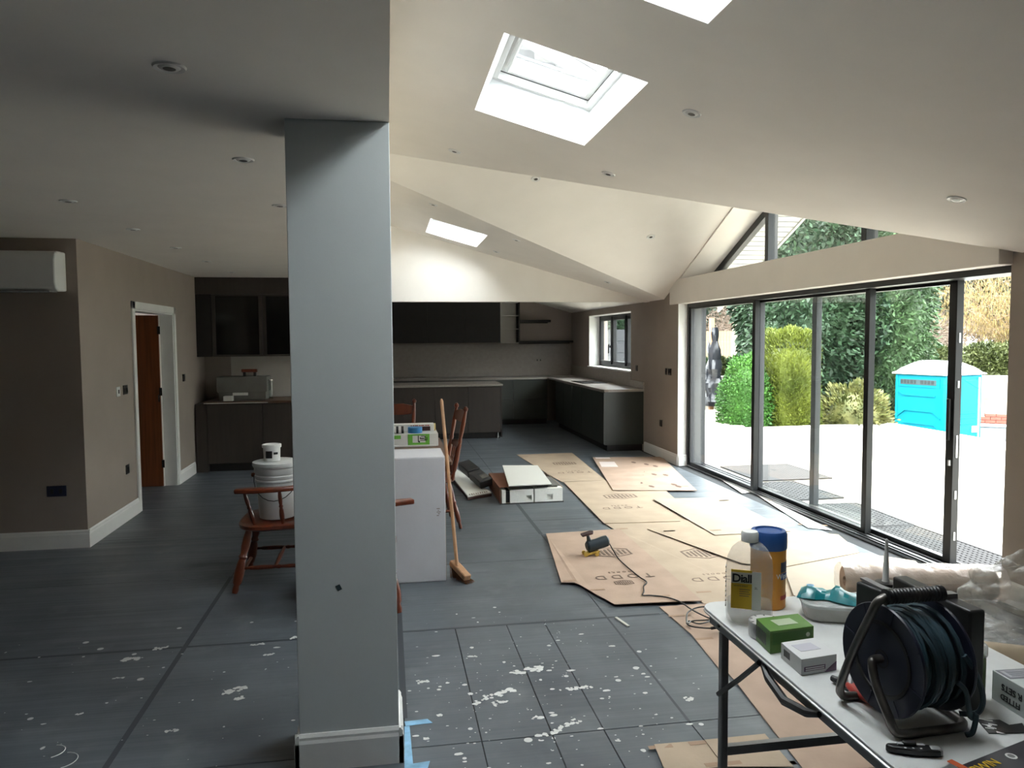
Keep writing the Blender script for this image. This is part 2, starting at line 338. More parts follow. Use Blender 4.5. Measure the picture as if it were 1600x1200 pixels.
pil = struct(MB().box(-.362, XE, 2.917, 3.22, 0, ZC).build('wall_pillar', 'grey_paint', bevel=.003))
MB().box(0, .018, 0, .001, 0, .022, Matrix.Translation((-.205, 2.9155, .70)) @ Matrix.Rotation(R(-25), 4, 'Y')).build('chip_mark', mat('chip', (.02, .04, .05), .6), pil)
# ---- baseboards
def skirting(name, x0, y0, x1, y1, nx, ny, h=.145, t=.018, m_='white_paint'):
    p = [(0, 0), (t, 0), (t, h-.035), (t*.75, h-.022), (t*.75, h-.012), (t*.35, h), (0, h)]
    b = MB(); b.prism([(x0+nx*a, y0+ny*a, z) for a, z in p], (x1-x0, y1-y0, 0)); return struct(b.build(name, m_, smooth=False))
skirting('baseboard_front_left', -6, YA, XL+.018, YA, 0, -1)
skirting('baseboard_left', XL, YA, XL, 7.74, 1, 0); skirting('baseboard_left_end', XL, 9.22, XL, 9.93, 1, 0)
skirting('baseboard_right_far', XR, 9.22, XR, 10.5, -1, 0); skirting('baseboard_right_reveal', XR, 9.21, XR+.17, 9.21, 0, -1)
skirting('baseboard_right_near', XN, -3, XN, 4.08, -1, 0)
skirting('baseboard_pillar_front', -.378, 2.917, XE+.016, 2.917, 0, -1); skirting('baseboard_pillar_right', XE, 2.899, XE, 3.22, 1, 0); skirting('baseboard_pillar_left', -.362, 2.899, -.362, 3.22, -1, 0)
# ---- interior door in the left wall: lining, architrave, oak leaf standing open
dr = struct(MB().box(XL-.15, XL+.005, 7.80, 7.83, 0, 2.0).box(XL-.15, XL+.005, 9.13, 9.16, 0, 2.0).box(XL-.15, XL+.005, 7.80, 9.16, 1.97, 2.0).build('door_1', 'white_paint', smooth=False))
for a in ((7.735, 7.81, 0, 2.06), (9.15, 9.225, 0, 2.06), (7.735, 9.225, 1.985, 2.06)):
    MB().box(XL, XL+.018, *a).build('architrave', 'white_paint', dr, bevel=.004)
MB().box(XL-.155, XL-.135, 9.10, 9.13, 0, 1.97).build('door_stop', 'white_paint', dr)
leaf = MB().box(0, .84, -.02, .02, .006, 1.965, Matrix.Translation((XL-.14, 9.10, 0)) @ Matrix.Rotation(R(180), 4, 'Z')).build('door_leaf', 'door_oak', dr, bevel=.002)
for z in (.22, 1.05, 1.75): MB().box(XL-.15, XL-.12, 9.078, 9.084, z, z+.09).box(XL-.146, XL-.136, 9.07, 9.08, z, z+.09).build('hinge', 'black_plastic', dr)
MB().box(XL-.165, XL-.145, 9.079, 9.083, .98, 1.06).build('latch_plate', 'chrome', leaf)
# ---- sliding doors
sd = struct(MB().box(3.83, 4.09, 4.08, 9.22, .000, .018).build('door_2', 'alu', smooth=False))
for x in (3.832, 3.872, 3.935, 3.998, 4.055): MB().box(x, x+.014, 4.08, 9.22, .018, .03).build('track_rail', 'black_frame', sd, smooth=False)
MB().box(3.83, 4.07, 4.08, 9.22, 2.06, 2.105).build('head_frame', 'black_frame', sd)
MB().box(3.83, 3.86, 9.16, 9.22, .02, 2.07).build('jamb_frame', 'black_frame', sd); MB().box(3.86, 4.07, 9.17, 9.22, .02, 2.07).build('jamb_profile', 'grey_profile', sd)
MB().box(3.83, 4.07, 4.08, 4.10, .02, 2.07).build('jamb_frame', 'white_paint', sd)
GL = glass_mat('door_glass', (.965, .98, .97))
def panel(x, y0, y1, sw=.06):
    g = MB().box(x-.004, x+.004, y0+.02, y1-.02, .06, 2.05).build('glass_pane', GL, sd, smooth=False)
    for a in ((y0, y0+sw), (y1-sw, y1)): MB().box(x-.028, x+.028, a[0], a[1], .025, 2.07).build('stile', 'black_frame' if a[0] == y0 else 'grey_profile', sd, bevel=.003)
    MB().box(x-.026, x+.026, y0+sw, y1-sw, .025, .062).build('bottom_rail', 'black_frame', sd); MB().box(x-.026, x+.026, y0+sw, y1-sw, 2.035, 2.07).build('top_rail', 'black_frame', sd)
panel(3.87, 7.42, 9.18); panel(3.933, 5.60, 7.49); panel(3.997, 4.72, 6.55, .075)
for z, h in ((1.62, .07), (1.30, .05), (.80, .16), (.50, .06), (.2, .06)):
    MB().box(3.99, 4.004, 4.715, 4.72, z, z+h).build('lock_keep', 'alu', sd)
MB().box(3.95, 3.969, 4.745, 4.775, .92, 1.22).build('pull_handle', 'black_plastic', sd, bevel=.004); MB().box(3.953, 3.969, 4.735, 4.75, .74, .78).build('lock_keep', 'alu', sd)
# ---- gable glazing
gw = struct(MB().box(4.08, 4.15, 4.6, 9.2, 2.42, 2.46).build('window_1', 'black_frame', smooth=False))
for s_ in (-1, 1):
    d = Vector((0, s_*2.3, -.437*2.3)); p = Vector((4.08, 6.9, 3.405)); MB().prism([p, p+d, p+d-Vector((0, 0, .085)), p-Vector((0, 0, .085))], (.07, 0, 0)).build('raking_frame', 'black_frame', gw, smooth=False)
for y in (7.64, 5.95):
    MB().box(4.075, 4.155, y-.035, y+.035, 2.44, zg(y)-.06).build('mullion', 'black_frame', gw, bevel=.003)
    MB().box(4.155, 4.19, y-.035, y+.035, 2.44, zg(y)-.06).build('mullion_cover', 'grey_profile', gw)
g = [4.62, 5.95, 7.64, 9.18]
for a, c in zip(g[:-1], g[1:]):
    top = [(4.11, a, zg(a)-.06)]+([(4.11, 6.9, 3.375)] if a < 6.9 < c else [])+[(4.11, c, zg(c)-.06)]
    MB().prism([(4.11, c, 2.42), (4.11, a, 2.42)]+top, (.008, 0, 0)).build('glass_pane', GL, gw, smooth=False)
# boarded soffit and verge outside the gable
mat('soffit_grey', (.42, .42, .40), .6)
sf = struct(MB().prism([(4.72, 6.9, 3.50), (4.72, 10.25, 3.50-.437*3.35), (4.72, 10.25, 3.80-.437*3.35), (4.72, 6.9, 3.80)], (.03, 0, 0)).prism([(4.72, 6.9, 3.50), (4.72, 3.55, 3.50-.437*3.35), (4.72, 3.55, 3.80-.437*3.35), (4.72, 6.9, 3.80)], (.03, 0, 0)).build('trim_5', 'soffit_grey', smooth=False))
brd = None
for s_ in (-1, 1):
    for k in range(32):
        y = 6.9+s_*(.05+k*.1)
        M_ = Matrix.Translation((4.2, y, 3.435-.437*abs(y-6.9)+.085)) @ Matrix.Rotation(-s_*math.atan(.437), 4, 'X')
        if brd is None: brd = MB().box(0, .52, -.046, .046, 0, .012).build('soffit_board', mat('soffit_grey', (.42, .42, .40), .6), sf, smooth=False, world=False); brd.matrix_basis = M_
        else: o = brd.copy(); col.objects.link(o); o.matrix_basis = M_
# ---- kitchen window
kw = struct(MB().box(XR+.2, XR+.27, 11.15, 13.6, 1.16, 1.22).box(XR+.2, XR+.27, 11.15, 13.6, 2.03, 2.09).box(XR+.2, XR+.27, 11.15, 11.21, 1.2, 2.05).box(XR+.2, XR+.27, 13.54, 13.6, 1.2, 2.05).build('window_2', 'black_frame', bevel=.003))
for y0, y1 in ((11.21, 11.96), (11.99, 12.76), (12.79, 13.54)):
    b = MB().box(XR+.19, XR+.255, y0, y0+.065, 1.2, 2.05).box(XR+.19, XR+.255, y1-.065, y1, 1.2, 2.05).box(XR+.19, XR+.255, y0, y1, 1.2, 1.265).box(XR+.19, XR+.255, y0, y1, 1.985, 2.05); s_ = b.build('sash', 'black_frame', kw, bevel=.004)
    MB().box(XR+.225, XR+.231, y0+.06, y1-.06, 1.26, 1.99).build('glass_pane', GL, s_, smooth=False)
MB().box(XR+.165, XR+.19, 12.83, 12.85, 1.5, 1.54).tube([(XR+.165, 12.84, 1.56), (XR+.15, 12.84, 1.55), (XR+.15, 12.84, 1.40)], .011, 8).build('window_handle', 'black_plastic', kw)
MB().box(XR-.025, XR+.2, 11.12, 13.63, 1.135, 1.162).build('window_sill', 'white_paint', kw, bevel=.004)
for a in ((13.588, 13.6, 1.16, 2.09), (11.15, 11.162, 1.16, 2.09), (11.15, 13.6, 2.078, 2.09)): MB().box(XR+.002, XR+.2, *a).build('reveal_lining', 'white_paint', kw, smooth=False)
# ---- skylights
SHAFT = mat('shaft_white', (.78, .80, .80), .85)
def skylight(i, x0, x1, y0, y1):
    n_ = Vector((.2765, 0, 1)).normalized(); c0 = lambda x, y, h: Vector((x, y, zm(x)))+n_*h
    # plastered shaft closing in towards the frame
    a = [(x0, y0), (x1, y0), (x1, y1), (x0, y1)]; q = [(x0+.05, y0+.04), (x1-.03, y0+.04), (x1-.03, y1-.04), (x0+.05, y1-.04)]
    b = MB(); lo = [c0(x, y, 0) for x, y in a]; hi = [c0(x, y, .20) for x, y in q]
    for k in range(4): b.add([lo[k], lo[(k+1) % 4], hi[(k+1) % 4], hi[k]], [(0, 1, 2, 3)])
    lo2 = [c0(x, y, .0) for x, y in ((x0-.06, y0-.06), (x1+.06, y0-.06), (x1+.06, y1+.06), (x0-.06, y1+.06))]; hi2 = [p+n_*.36 for p in lo2]
    for k in range(4): b.add([lo2[k], lo2[(k+1) % 4], hi2[(k+1) % 4], hi2[k]], [(3, 2, 1, 0)])
    s_ = struct(b.build('window_%d' % i, SHAFT, smooth=False))
    Mx = frameM(c0((x0+x1)/2+.01, (y0+y1)/2, .20), (1, 0, -.2765), (0, 1, 0)); W, D = (x1-x0-.08)/2*1.037, (y1-y0-.08)/2
    def ring(name, w_, d_, t, z0, z1, mt, par):
        return MB().box(-w_, w_, -d_, -d_+t, z0, z1, Mx).box(-w_, w_, d_-t, d_, z0, z1, Mx).box(-w_, -w_+t, -d_+t, d_-t, z0, z1, Mx).box(w_-t, w_, -d_+t, d_-t, z0, z1, Mx).build(name, mt, par, bevel=.003)
    ring('frame', W+.03, D+.03, .06, 0, .07, 'white_paint', s_); sa = ring('sash', W-.01, D-.01, .055, .05, .11, 'white_paint', s_)
    ring('gasket', W-.028, D-.028, .006, .046, .05, 'black_plastic', s_)
    ring('flashing', W+.1, D+.1, .09, .10, .17, 'roof_slate', s_)
    MB().box(-W+.04, W-.04, -D+.04, D-.04, .085, .092, Mx).build('glass_pane', glass_mat('sky_glass', (.98, .99, .99)), sa, smooth=False)
    MB().box(-W+.045, W-.045, D-.19, D-.175, .10, .115, Mx).build('glazing_bar', 'grey_profile', sa)
    MB().tube([Mx @ Vector((-W+.07, -D+.08, .035)), Mx @ Vector((-W+.07, D-.12, .035))], .016, 8).build('control_bar', 'white_plastic', s_)
skylight(3, .55, 1.24, 3.47, 4.64); skylight(4, .55, 1.24, 1.63, 2.80); skylight(5, .52, 1.19, 8.85, 10.0)
# ================================================================== FITTINGS
def downlight(name, labels, group, pts, nrm):
    n_ = Vector(nrm).normalized(); q = Vector((0, 0, 1)).rotation_difference(n_)
    first = None
    for p, label in zip(pts, labels):
        if first is None:
            t = thing(name, label, 'downlight', p, 0, group); t.rotation_mode = 'QUATERNION'; t.rotation_quaternion = q
            MB().lathe([(.033, .004), (.034, -.004), (.045, -.006), (.049, 0)], 24).build('trim_ring', 'white_plastic', t, world=False)
            l = MB().lathe([(.005, -.0065), (.026, -.0072), (.0305, -.0045), (.033, -.003)], 20).build('lamp_rim', 'white_plastic', t, world=False)
            MB().lathe([(.002, -.0076), (.018, -.0076), (.019, -.0068)], 16).build('lamp_face', 'lamp_dark', l, world=False)
            first = t
        else:
            o = dup(first); o.location = p; o['label'] = label
downlight('downlight', ['recessed downlight in the flat ceiling just in front of the pillar', 'recessed downlight in the flat ceiling just behind the pillar', 'second recessed downlight behind the pillar in the pillar row']+['recessed downlight of the wall-side row, %s' % a for a in ('in front of the air conditioner wall line', 'nearest before the air conditioner wall', 'first past the air conditioner wall', 'second past the air conditioner wall', 'last one before the wall cabinets')], 'flat ceiling downlights', [(-.63, y, ZC) for y in (2.43, 3.6, 4.78)]+[(-1.82, y, ZC) for y in (4.78, 5.91, 7.03, 8.17, 9.43)], (0, 0, 1))
SN = (.2765, 0, 1)
downlight('downlight', ['recessed downlight in the near slope high up by the gable valley', 'recessed downlight in the near slope between skylight and gable valley', 'recessed downlight in the near slope beside the open skylight shaft', 'recessed downlight low in the near slope by the door beam'], 'near slope downlights', [(x, y, zm(x)) for x, y in ((.52, 5.69), (1.52, 5.05), (1.53, 3.64), (2.99, 3.58))], SN)
downlight('downlight', ['recessed downlight in the far slope above the small skylight', 'recessed downlight in the far slope midway along the gable valley', 'recessed downlight in the far slope beside the small skylight', 'recessed downlight low in the far slope near the bulkhead end'], 'far slope downlights', [(x, y, zm(x)) for x, y in ((.5, 7.98), (1.49, 8.6), (1.44, 9.88), (2.91, 9.7))], SN)
downlight('downlight', ['recessed downlight high in the cross gable at its ridge', 'recessed downlight low in the cross gable near the gable window'], 'gable downlights', [(x, y, zg(y)) for x, y in ((1.47, 7.34), (3.0, 8.29))], (0, .437, 1))
# ---- air conditioner
ac = thing('air_conditioner', 'white wall-mounted air conditioner high on the dark wall', 'air conditioner', (-3.0, YA, 2.07))
prof = [(0, 2.07), (-.14, 2.062), (-.195, 2.085), (-.215, 2.13), (-.215, 2.30), (-.19, 2.35), (-.14, 2.375), (0, 2.378)]
MB().prism([(-3.45, YA+y, z) for y, z in prof], (.94, 0, 0)).build('body', 'white_plastic', ac, bevel=.012, seg=3)
MB().box(-2.53, -2.512, YA-.19, YA-.002, 2.09, 2.36).build('end_cap', 'white_plastic', ac, bevel=.012)
MB().box(-3.4, -2.56, YA-.2, YA-.06, 2.058, 2.066).build('air_flap', mat('flap_grey', (.3, .3, .3), .5), ac)
MB().box(-2.66, -2.645, YA-.17, YA-.155, 2.05, 2.062).build('status_light', 'chrome', ac); MB().box(-2.513, -2.5105, YA-.06, YA-.045, 2.30, 2.315).build('screw_cap', 'black_plastic', ac)
# ---- sockets and switches
DK = mat('dark_switch', (.035, .032, .03), .35, metal=.4)
def plate(label, cat, c, nx, ny, w_, h_, m_='dark_switch', kind='switch', nm='light_switch'):
    t = thing(nm, label, cat, c); u = Vector((-ny, nx, 0)); n_ = Vector((nx, ny, 0)); C_ = Vector(c)
    Mx = frameM(C_, u, (0, 0, 1))
    s_ = 1 if (Mx.to_3x3() @ Vector((0, 0, 1))).dot(n_) > 0 else -1
    MB().box(-w_/2, w_/2, -h_/2, h_/2, 0 if s_ > 0 else -.009, .009 if s_ > 0 else 0, Mx).build('face_plate', m_, t, bevel=.002)
    z0, z1 = (.009, .013) if s_ > 0 else (-.013, -.009)
    k = 2 if w_ > .1 else 1
    for i in range(k):
        cx = 0 if k == 1 else (-.033 if i == 0 else .033)
        MB().box(cx-.011, cx+.011, -.018, .018, z0, z1, Mx).build('rocker' if kind == 'switch' else 'socket_face', 'black_plastic', t, bevel=.001)
plate('white thermostat with a dark screen on the wall beside the door', 'thermostat', (XL, 7.30, 1.215), 1, 0, .086, .086, 'white_plastic', nm='thermostat')
plate('dark double light switch between thermostat and door frame', 'light switch', (XL, 7.49, 1.22), 1, 0, .11, .086)
plate('dark wall socket low on the left wall by the door', 'socket', (XL, 7.47, .473), 1, 0, .086, .086, kind='socket', nm='wall_socket')
plate('dark single light switch on the kitchen side of the oak door', 'light switch', (XL, 9.54, 1.23), 1, 0, .086, .086)
plate('blue-taped double socket low on the dark wall under the air conditioner', 'socket', (-2.65, YA, .47), 0, -1, .146, .086, mat('blue_taped', (.012, .016, .045), .5), 'socket', 'wall_socket')
plate('dark light switch right beside the kitchen window', 'light switch', (XR, 10.87, 1.215), -1, 0, .086, .086)
plate('narrow dark switch plate on taupe wall nearer the window', 'light switch', (XR, 9.66, 1.214), -1, 0, .05, .086)
plate('dark double switch plate on taupe wall nearer the glass doors', 'light switch', (XR, 9.52, 1.214), -1, 0, .11, .086)
plate('dark socket on taupe wall above the baseboard', 'socket', (XR, 9.84, .49), -1, 0, .086, .086, kind='socket', nm='wall_socket')
plate('double socket in the stone splashback under the floating shelf', 'socket', (3.03, YK-.022, 1.235), 0, -1, .146, .086, 'splash_stone', 'socket', 'wall_socket')
# ================================================================== LEFT CABINETS
W0 = XL+.02
for i, (x0, x1) in enumerate(((-2.27, -1.60), (-1.597, -.92))):
    c = thing('base_cabinet', ['brown base cabinet in the corner beside the oak door', 'brown base cabinet between the corner cabinet and the pillar'][i], 'cabinet', ((x0+x1)/2, 10.27, 0), 0, 'left base cabinets')
    MB().box(x0, x1, 9.97, YB-.03, .10, .87).build('carcass', 'cabinet_brown', c); MB().box(x0, x1, 10.02, YB-.03, 0, .1).build('plinth', 'cabinet_black', c)
    MB().box(x0+.002, x1-.002, 9.95, 9.97, .11, .865).build('door', 'cabinet_brown', c, bevel=.002)
tag(MB().box(XL+.02, -2.273, 9.96, YB-.03, 0, .87).build('filler_panel', 'cabinet_brown', smooth=False), 'narrow brown filler panel closing the cabinet corner at the wall', 'panel')
wt = tag(MB().box(-2.30, -.7, 9.93, YB-.002, .872, .902).build('worktop', mat('worktop_brown', (.09, .05, .032), .4, var=.2), bevel=.003), 'thin brown worktop on the left base cabinets', 'worktop')
MB().box(-2.30, -1.52, 9.926, 9.93, .878, .884).build('edge_strip', 'white_plastic', wt)
tag(MB().box(-2.09, -.61, YB-.014, YB-.001, .905, 1.47).build('splashback', mat('splash_pale', (.48, .45, .41), .35, var=.04), smooth=False), 'pale splashback panel behind the left worktop', 'splashback')
for i, (x0, x1) in enumerate(((-2.23, -1.605), (-1.60, -.92))):
    c = thing('wall_cabinet', ['dark glass-fronted wall cabinet in the corner by the oak door', 'dark glass-fronted wall cabinet next to the pillar'][i], 'cabinet', ((x0+x1)/2, 10.4, 1.465), 0, 'left wall cabinets')
    b = MB().box(x0, x0+.02, 10.22, YB, 1.465, 2.27).box(x1-.02, x1, 10.22, YB, 1.465, 2.27).box(x0, x1, 10.22, YB, 1.465, 1.485).box(x0, x1, 10.22, YB, 2.25, 2.27).box(x0, x1, YB-.02, YB-.002, 1.465, 2.27)
    b.build('carcass', 'cabinet_black', c); MB().box(x0+.03, x1-.03, 10.25, YB-.03, 1.86, 1.88).build('shelf', 'cabinet_black', c)
    d = MB().box(x0+.002, x0+.045, 10.2, 10.22, 1.47, 2.268).box(x1-.045, x1-.002, 10.2, 10.22, 1.47, 2.268).box(x0+.045, x1-.045, 10.2, 10.22, 1.47, 1.49).box(x0+.045, x1-.045, 10.2, 10.22, 2.248, 2.268).build('door_frame', 'cabinet_brown', c)
    MB().box(x0+.045, x1-.045, 10.207, 10.213, 1.49, 2.248).build('door_glass', mat('smoked_glass', (.004, .004, .004), .12), d)
tag(MB().box(XL+.002, -.7, 10.205, YB-.002, 2.275, ZC-.002).build('cornice_panel', 'cabinet_brown', smooth=False), 'brown filler panel between wall cabinets and flat ceiling', 'panel')
tag(MB().box(XL+.002, -2.235, 10.21, YB-.002, 1.465, 2.272).build('filler_panel', 'cabinet_black', smooth=False), 'dark filler strip between wall cabinet and left wall', 'panel')
# boxes on the left worktop
GB = mat('grey_card', (.13, .125, .11), .8, var=.1)
o = thing('storage_box', 'grey lidded cardboard box on the left worktop', 'box', (-1.85, 10.25, .902))
MB().box(-2.15, -1.57, 10.1, 10.4, .9025, 1.01).build('body', GB, o, bevel=.004); MB().box(-2.17, -1.55, 10.08, 10.42, 1.01, 1.205).build('lid', GB, o, bevel=.004)
MB().box(-1.98, -1.79, 10.098, 10.1, .965, 1.0).build('label', mat('paper_white', (.62, .61, .58), .8), o)
tag(MB().box(-2.07, -1.96, 9.97, 10.06, .9025, .965).build('small_box', 'paper_white', bevel=.002), 'small white packet in front of the grey lidded box', 'box')
t = thing('wood_plane', 'brown hand plane lying on top of the grey lidded box', 'tool', (-1.78, 10.2, 1.205))
MB().box(-1.88, -1.68, 10.17, 10.23, 1.26, 1.30).build('body', 'red_wood', t, bevel=.008); MB().box(-1.86, -1.83, 10.18, 10.22, 1.2055, 1.262).build('foot', 'black_plastic', t); MB().box(-1.73, -1.70, 10.18, 10.22, 1.2055, 1.262).build('foot', 'black_plastic', t)
t = thing('glass_jug', 'clear tall glass standing right of the grey box', 'glass', (-1.515, 10.16, .902))
MB().lathe([(.025, .903), (.028, .905), (.034, 1.16), (.032, 1.16), (.026, .912)], 16, (-1.515, 10.16, 0)).build('body', glass_mat('jug_glass', (.9, .92, .92), ior=1.5), t); MB().lathe([(.0345, 1.15), (.036, 1.156), (.0345, 1.162)], 16, (-1.515, 10.16, 0)).build('rim', 'chrome', t)
# ================================================================== KITCHEN
YF = 14.33
for i, (x0, x1) in enumerate(((.0, .6), (.6, 1.2), (1.2, 1.8), (1.8, 2.4), (2.4, 3.08))):
    c = thing('base_cabinet', ['black base cabinet at the hidden end of the back run', 'black base cabinet of the back run behind the island middle', 'black base cabinet of the back run behind the island end', 'black base cabinet of the back run right of the island', 'black base cabinet in the inner kitchen corner'][i], 'cabinet', ((x0+x1)/2, 14.6, 0), 0, 'back run base cabinets')
    MB().box(x0, x1, YF+.02, YK-.03, .1, .88).build('carcass', 'cabinet_green', c); MB().box(x0, x1, YF+.06, YK-.03, 0, .1).build('plinth', 'cabinet_black', c)
    for z0, z1 in ((.11, .49), (.495, .87)): MB().box(x0+.002, x1-.002, YF, YF+.02, z0, z1).build('drawer_front', 'cabinet_green', c, bevel=.002)
for i, y in enumerate((10.56, 11.2, 11.84, 12.48, 13.12)):
    y1 = y+.638
    c = thing('base_cabinet', ['dark green end cabinet of the right run facing the glass doors', 'dark green cabinet next to the end cabinet of the right run', 'dark green cabinet under the near part of the hob', 'dark green cabinet under the kitchen window middle', 'dark green cabinet of the right run next to the corner'][i], 'cabinet', (3.4, y+.3, 0), 0, 'right run base cabinets')
    MB().box(3.13, XR-.001, y, y1, .1, .88).build('carcass', 'cabinet_green', c); MB().box(3.18, XR-.001, y+.05 if i == 0 else y, y1, 0, .1).build('plinth', 'cabinet_black', c)
    MB().box(3.11, 3.13, y+.002, y1-.002, .11, .87).build('door', 'cabinet_green', c, bevel=.002)
b = MB().box(0, 3.0, YF-.03, YK-.002, .882, .92); b.box(3.0, XR-.001, YF-.03, YK-.002, .882, .92)
b.prism([(3.09+.08, 10.53, .882), (XR-.001, 10.53, .882), (XR-.001, YF-.03, .882), (3.09, YF-.03, .882), (3.09, 10.61, .882), (3.115, 10.555, .882)][::1], (0, 0, .038))
wt = tag(b.build('worktop', 'worktop_stone', smooth=False), 'L-shaped pale stone worktop of the far kitchen', 'worktop')
MB().box(XR-.022, XR-.001, 10.53, 11.12, .921, 1.02).build('upstand', 'worktop_stone', wt, bevel=.003)
sb = tag(MB().box(-.6, XR, YK-.02, YK-.002, .922, 1.56).build('splashback', 'splash_stone', smooth=False), 'stone splashback along the far kitchen wall', 'splashback')
tag(MB().box(XR-.02, XR-.002, 11.12, YK-.022, .922, 1.13).build('splashback', 'splash_stone', smooth=False), 'stone splashback strip under the kitchen window', 'splashback')
hb = thing('hob', 'flat black induction hob set in the right worktop', 'hob', (3.4, 12.5, .92)); MB().box(3.17, 3.60, 12.0, 12.8, .9205, .927).build('glass_top', mat('hob_glass', (.006, .006, .007), .08), hb, bevel=.002)
for x, y, r_ in ((3.28, 12.2, .08), (3.28, 12.6, .09), (3.49, 12.2, .09), (3.49, 12.6, .07)): MB().lathe([(r_-.003, .9272), (r_, .9273), (r_, .9275), (r_-.003, .9275)], 24, (x, y, 0)).build('zone_ring', 'grey_profile', hb)
for i, (x0, x1) in enumerate(((.05, .77), (.77, 1.49), (1.49, 2.20))):
    c = thing('wall_cabinet', ['black wall cabinet nearest the pillar side over the back run', 'middle black wall cabinet over the back run', 'black wall cabinet beside the open shelves'][i], 'cabinet', ((x0+x1)/2, 14.78, 1.6), 0, 'black wall cabinets')
    MB().box(x0, x1, 14.62, YK-.002, 1.6, 2.45).build('carcass', 'cabinet_black', c); MB().box(x0+.002, x1-.002, 14.6, 14.62, 1.6, 2.45).build('door', 'cabinet_black', c, bevel=.002)
c = thing('open_shelf_unit', 'pale open shelf unit between black wall cabinets and taupe wall', 'shelf unit', (2.4, 14.78, 1.585)); OS = mat('shelf_pale', (.62, .60, .56), .6)
MB().box(2.205, 2.22, 14.61, YK-.002, 1.585, 2.45).build('side_panel', OS, c); MB().box(2.565, 2.59, 14.61, YK-.002, 1.585, 2.45).build('side_panel', 'cabinet_black', c)
MB().box(2.22, 2.565, YK-.03, YK-.002, 1.6, 2.45).build('back_panel', OS, c)
for z in (1.585, 1.855, 2.12, 2.38): MB().box(2.22, 2.565, 14.61, YK-.03, z, z+.015).build('shelf', OS, c)
for lab, x0, x1, z in (('short dark floating shelf on the kitchen wall', 2.62, 3.24, 2.0), ('long dark floating shelf running into the kitchen corner', 2.6, XR-.02, 1.585)):
    f = thing('floating_shelf', lab, 'shelf', ((x0+x1)/2, 14.85, z)); MB().box(x0, x1, 14.72, YK-.002, z, z+.045).build('board', 'cabinet_black', f, bevel=.002); MB().box(x0+.02, x1-.02, YK-.02, YK-.002, z-.02, z).build('bracket', 'cabinet_black', f)
isl = thing('kitchen_island', 'brown kitchen island with a pale stone top', 'island', (.8, 12.8, 0))
MB().box(-.2, 1.86, 12.42, 13.22, .1, .88).build('carcass', 'cabinet_brown', isl); MB().box(-.25, 1.90, 12.37, 13.27, .882, .92).build('stone_top', 'worktop_stone', isl, bevel=.006)
MB().box(1.862, 1.885, 12.4, 13.24, .02, .88).build('end_panel', 'cabinet_brown', isl)
for x0, x1 in ((-.2, .235), (.24, .76), (.765, 1.31), (1.315, 1.86)): MB().box(x0+.002, x1-.002, 12.4, 12.42, .11, .875).build('door', 'cabinet_brown', isl, bevel=.002)
MB().box(-.15, 1.8, 12.5, 13.15, .0, .1).build('plinth', 'cabinet_black', isl)
for y in (12.46, 13.15): MB().cyl((1.82, y, 0), (1.82, y, .1), .02).lathe([(.03, 0), (.032, .008), (.02, .014)], 14, (1.82, y, 0)).build('adjustable_foot', 'chrome', isl)
# ================================================================== CHAIRS, TABLE
def turned(b, p0, p1, r_, n=10):
    prof = [(0, .62), (.06, .75), (.12, .62), (.16, .95), (.3, 1.12), (.45, .95), (.52, .7), (.56, 1.0), (.6, .7), (.72, .95), (.85, .9), (.94, .75), (1, .6)]
    p0, p1 = Vector(p0), Vector(p1); b.tube([p0.lerp(p1, t) for t, _ in prof], [r_*k for _, k in prof], n)
def seat_mesh(w_, d_, t=.04):
    b = MB(); out = []
    for k in range(28):
        a = 2*math.pi*k/28; c_, s_ = math.cos(a), math.sin(a); q = (abs(c_)**3.2+abs(s_)**3.2)**(-1/3.2)
        out.append((w_/2*c_*q*(1+.05*(s_ < 0)), d_/2*s_*q))
    vs = [(x*.94, y*.94, .405) for x, y in out]+[(x, y, .418) for x, y in out]+[(x, y, .438) for x, y in out]+[(x*.95, y*.95, .447) for x, y in out]+[(x*.55, y*.55, .438) for x, y in out]
    fs = [list(range(28))[::-1], list(range(112, 140))]+[(i*28+k, i*28+(k+1) % 28, (i+1)*28+(k+1) % 28, (i+1)*28+k) for i in range(4) for k in range(28)]
    return b.add(vs, fs)
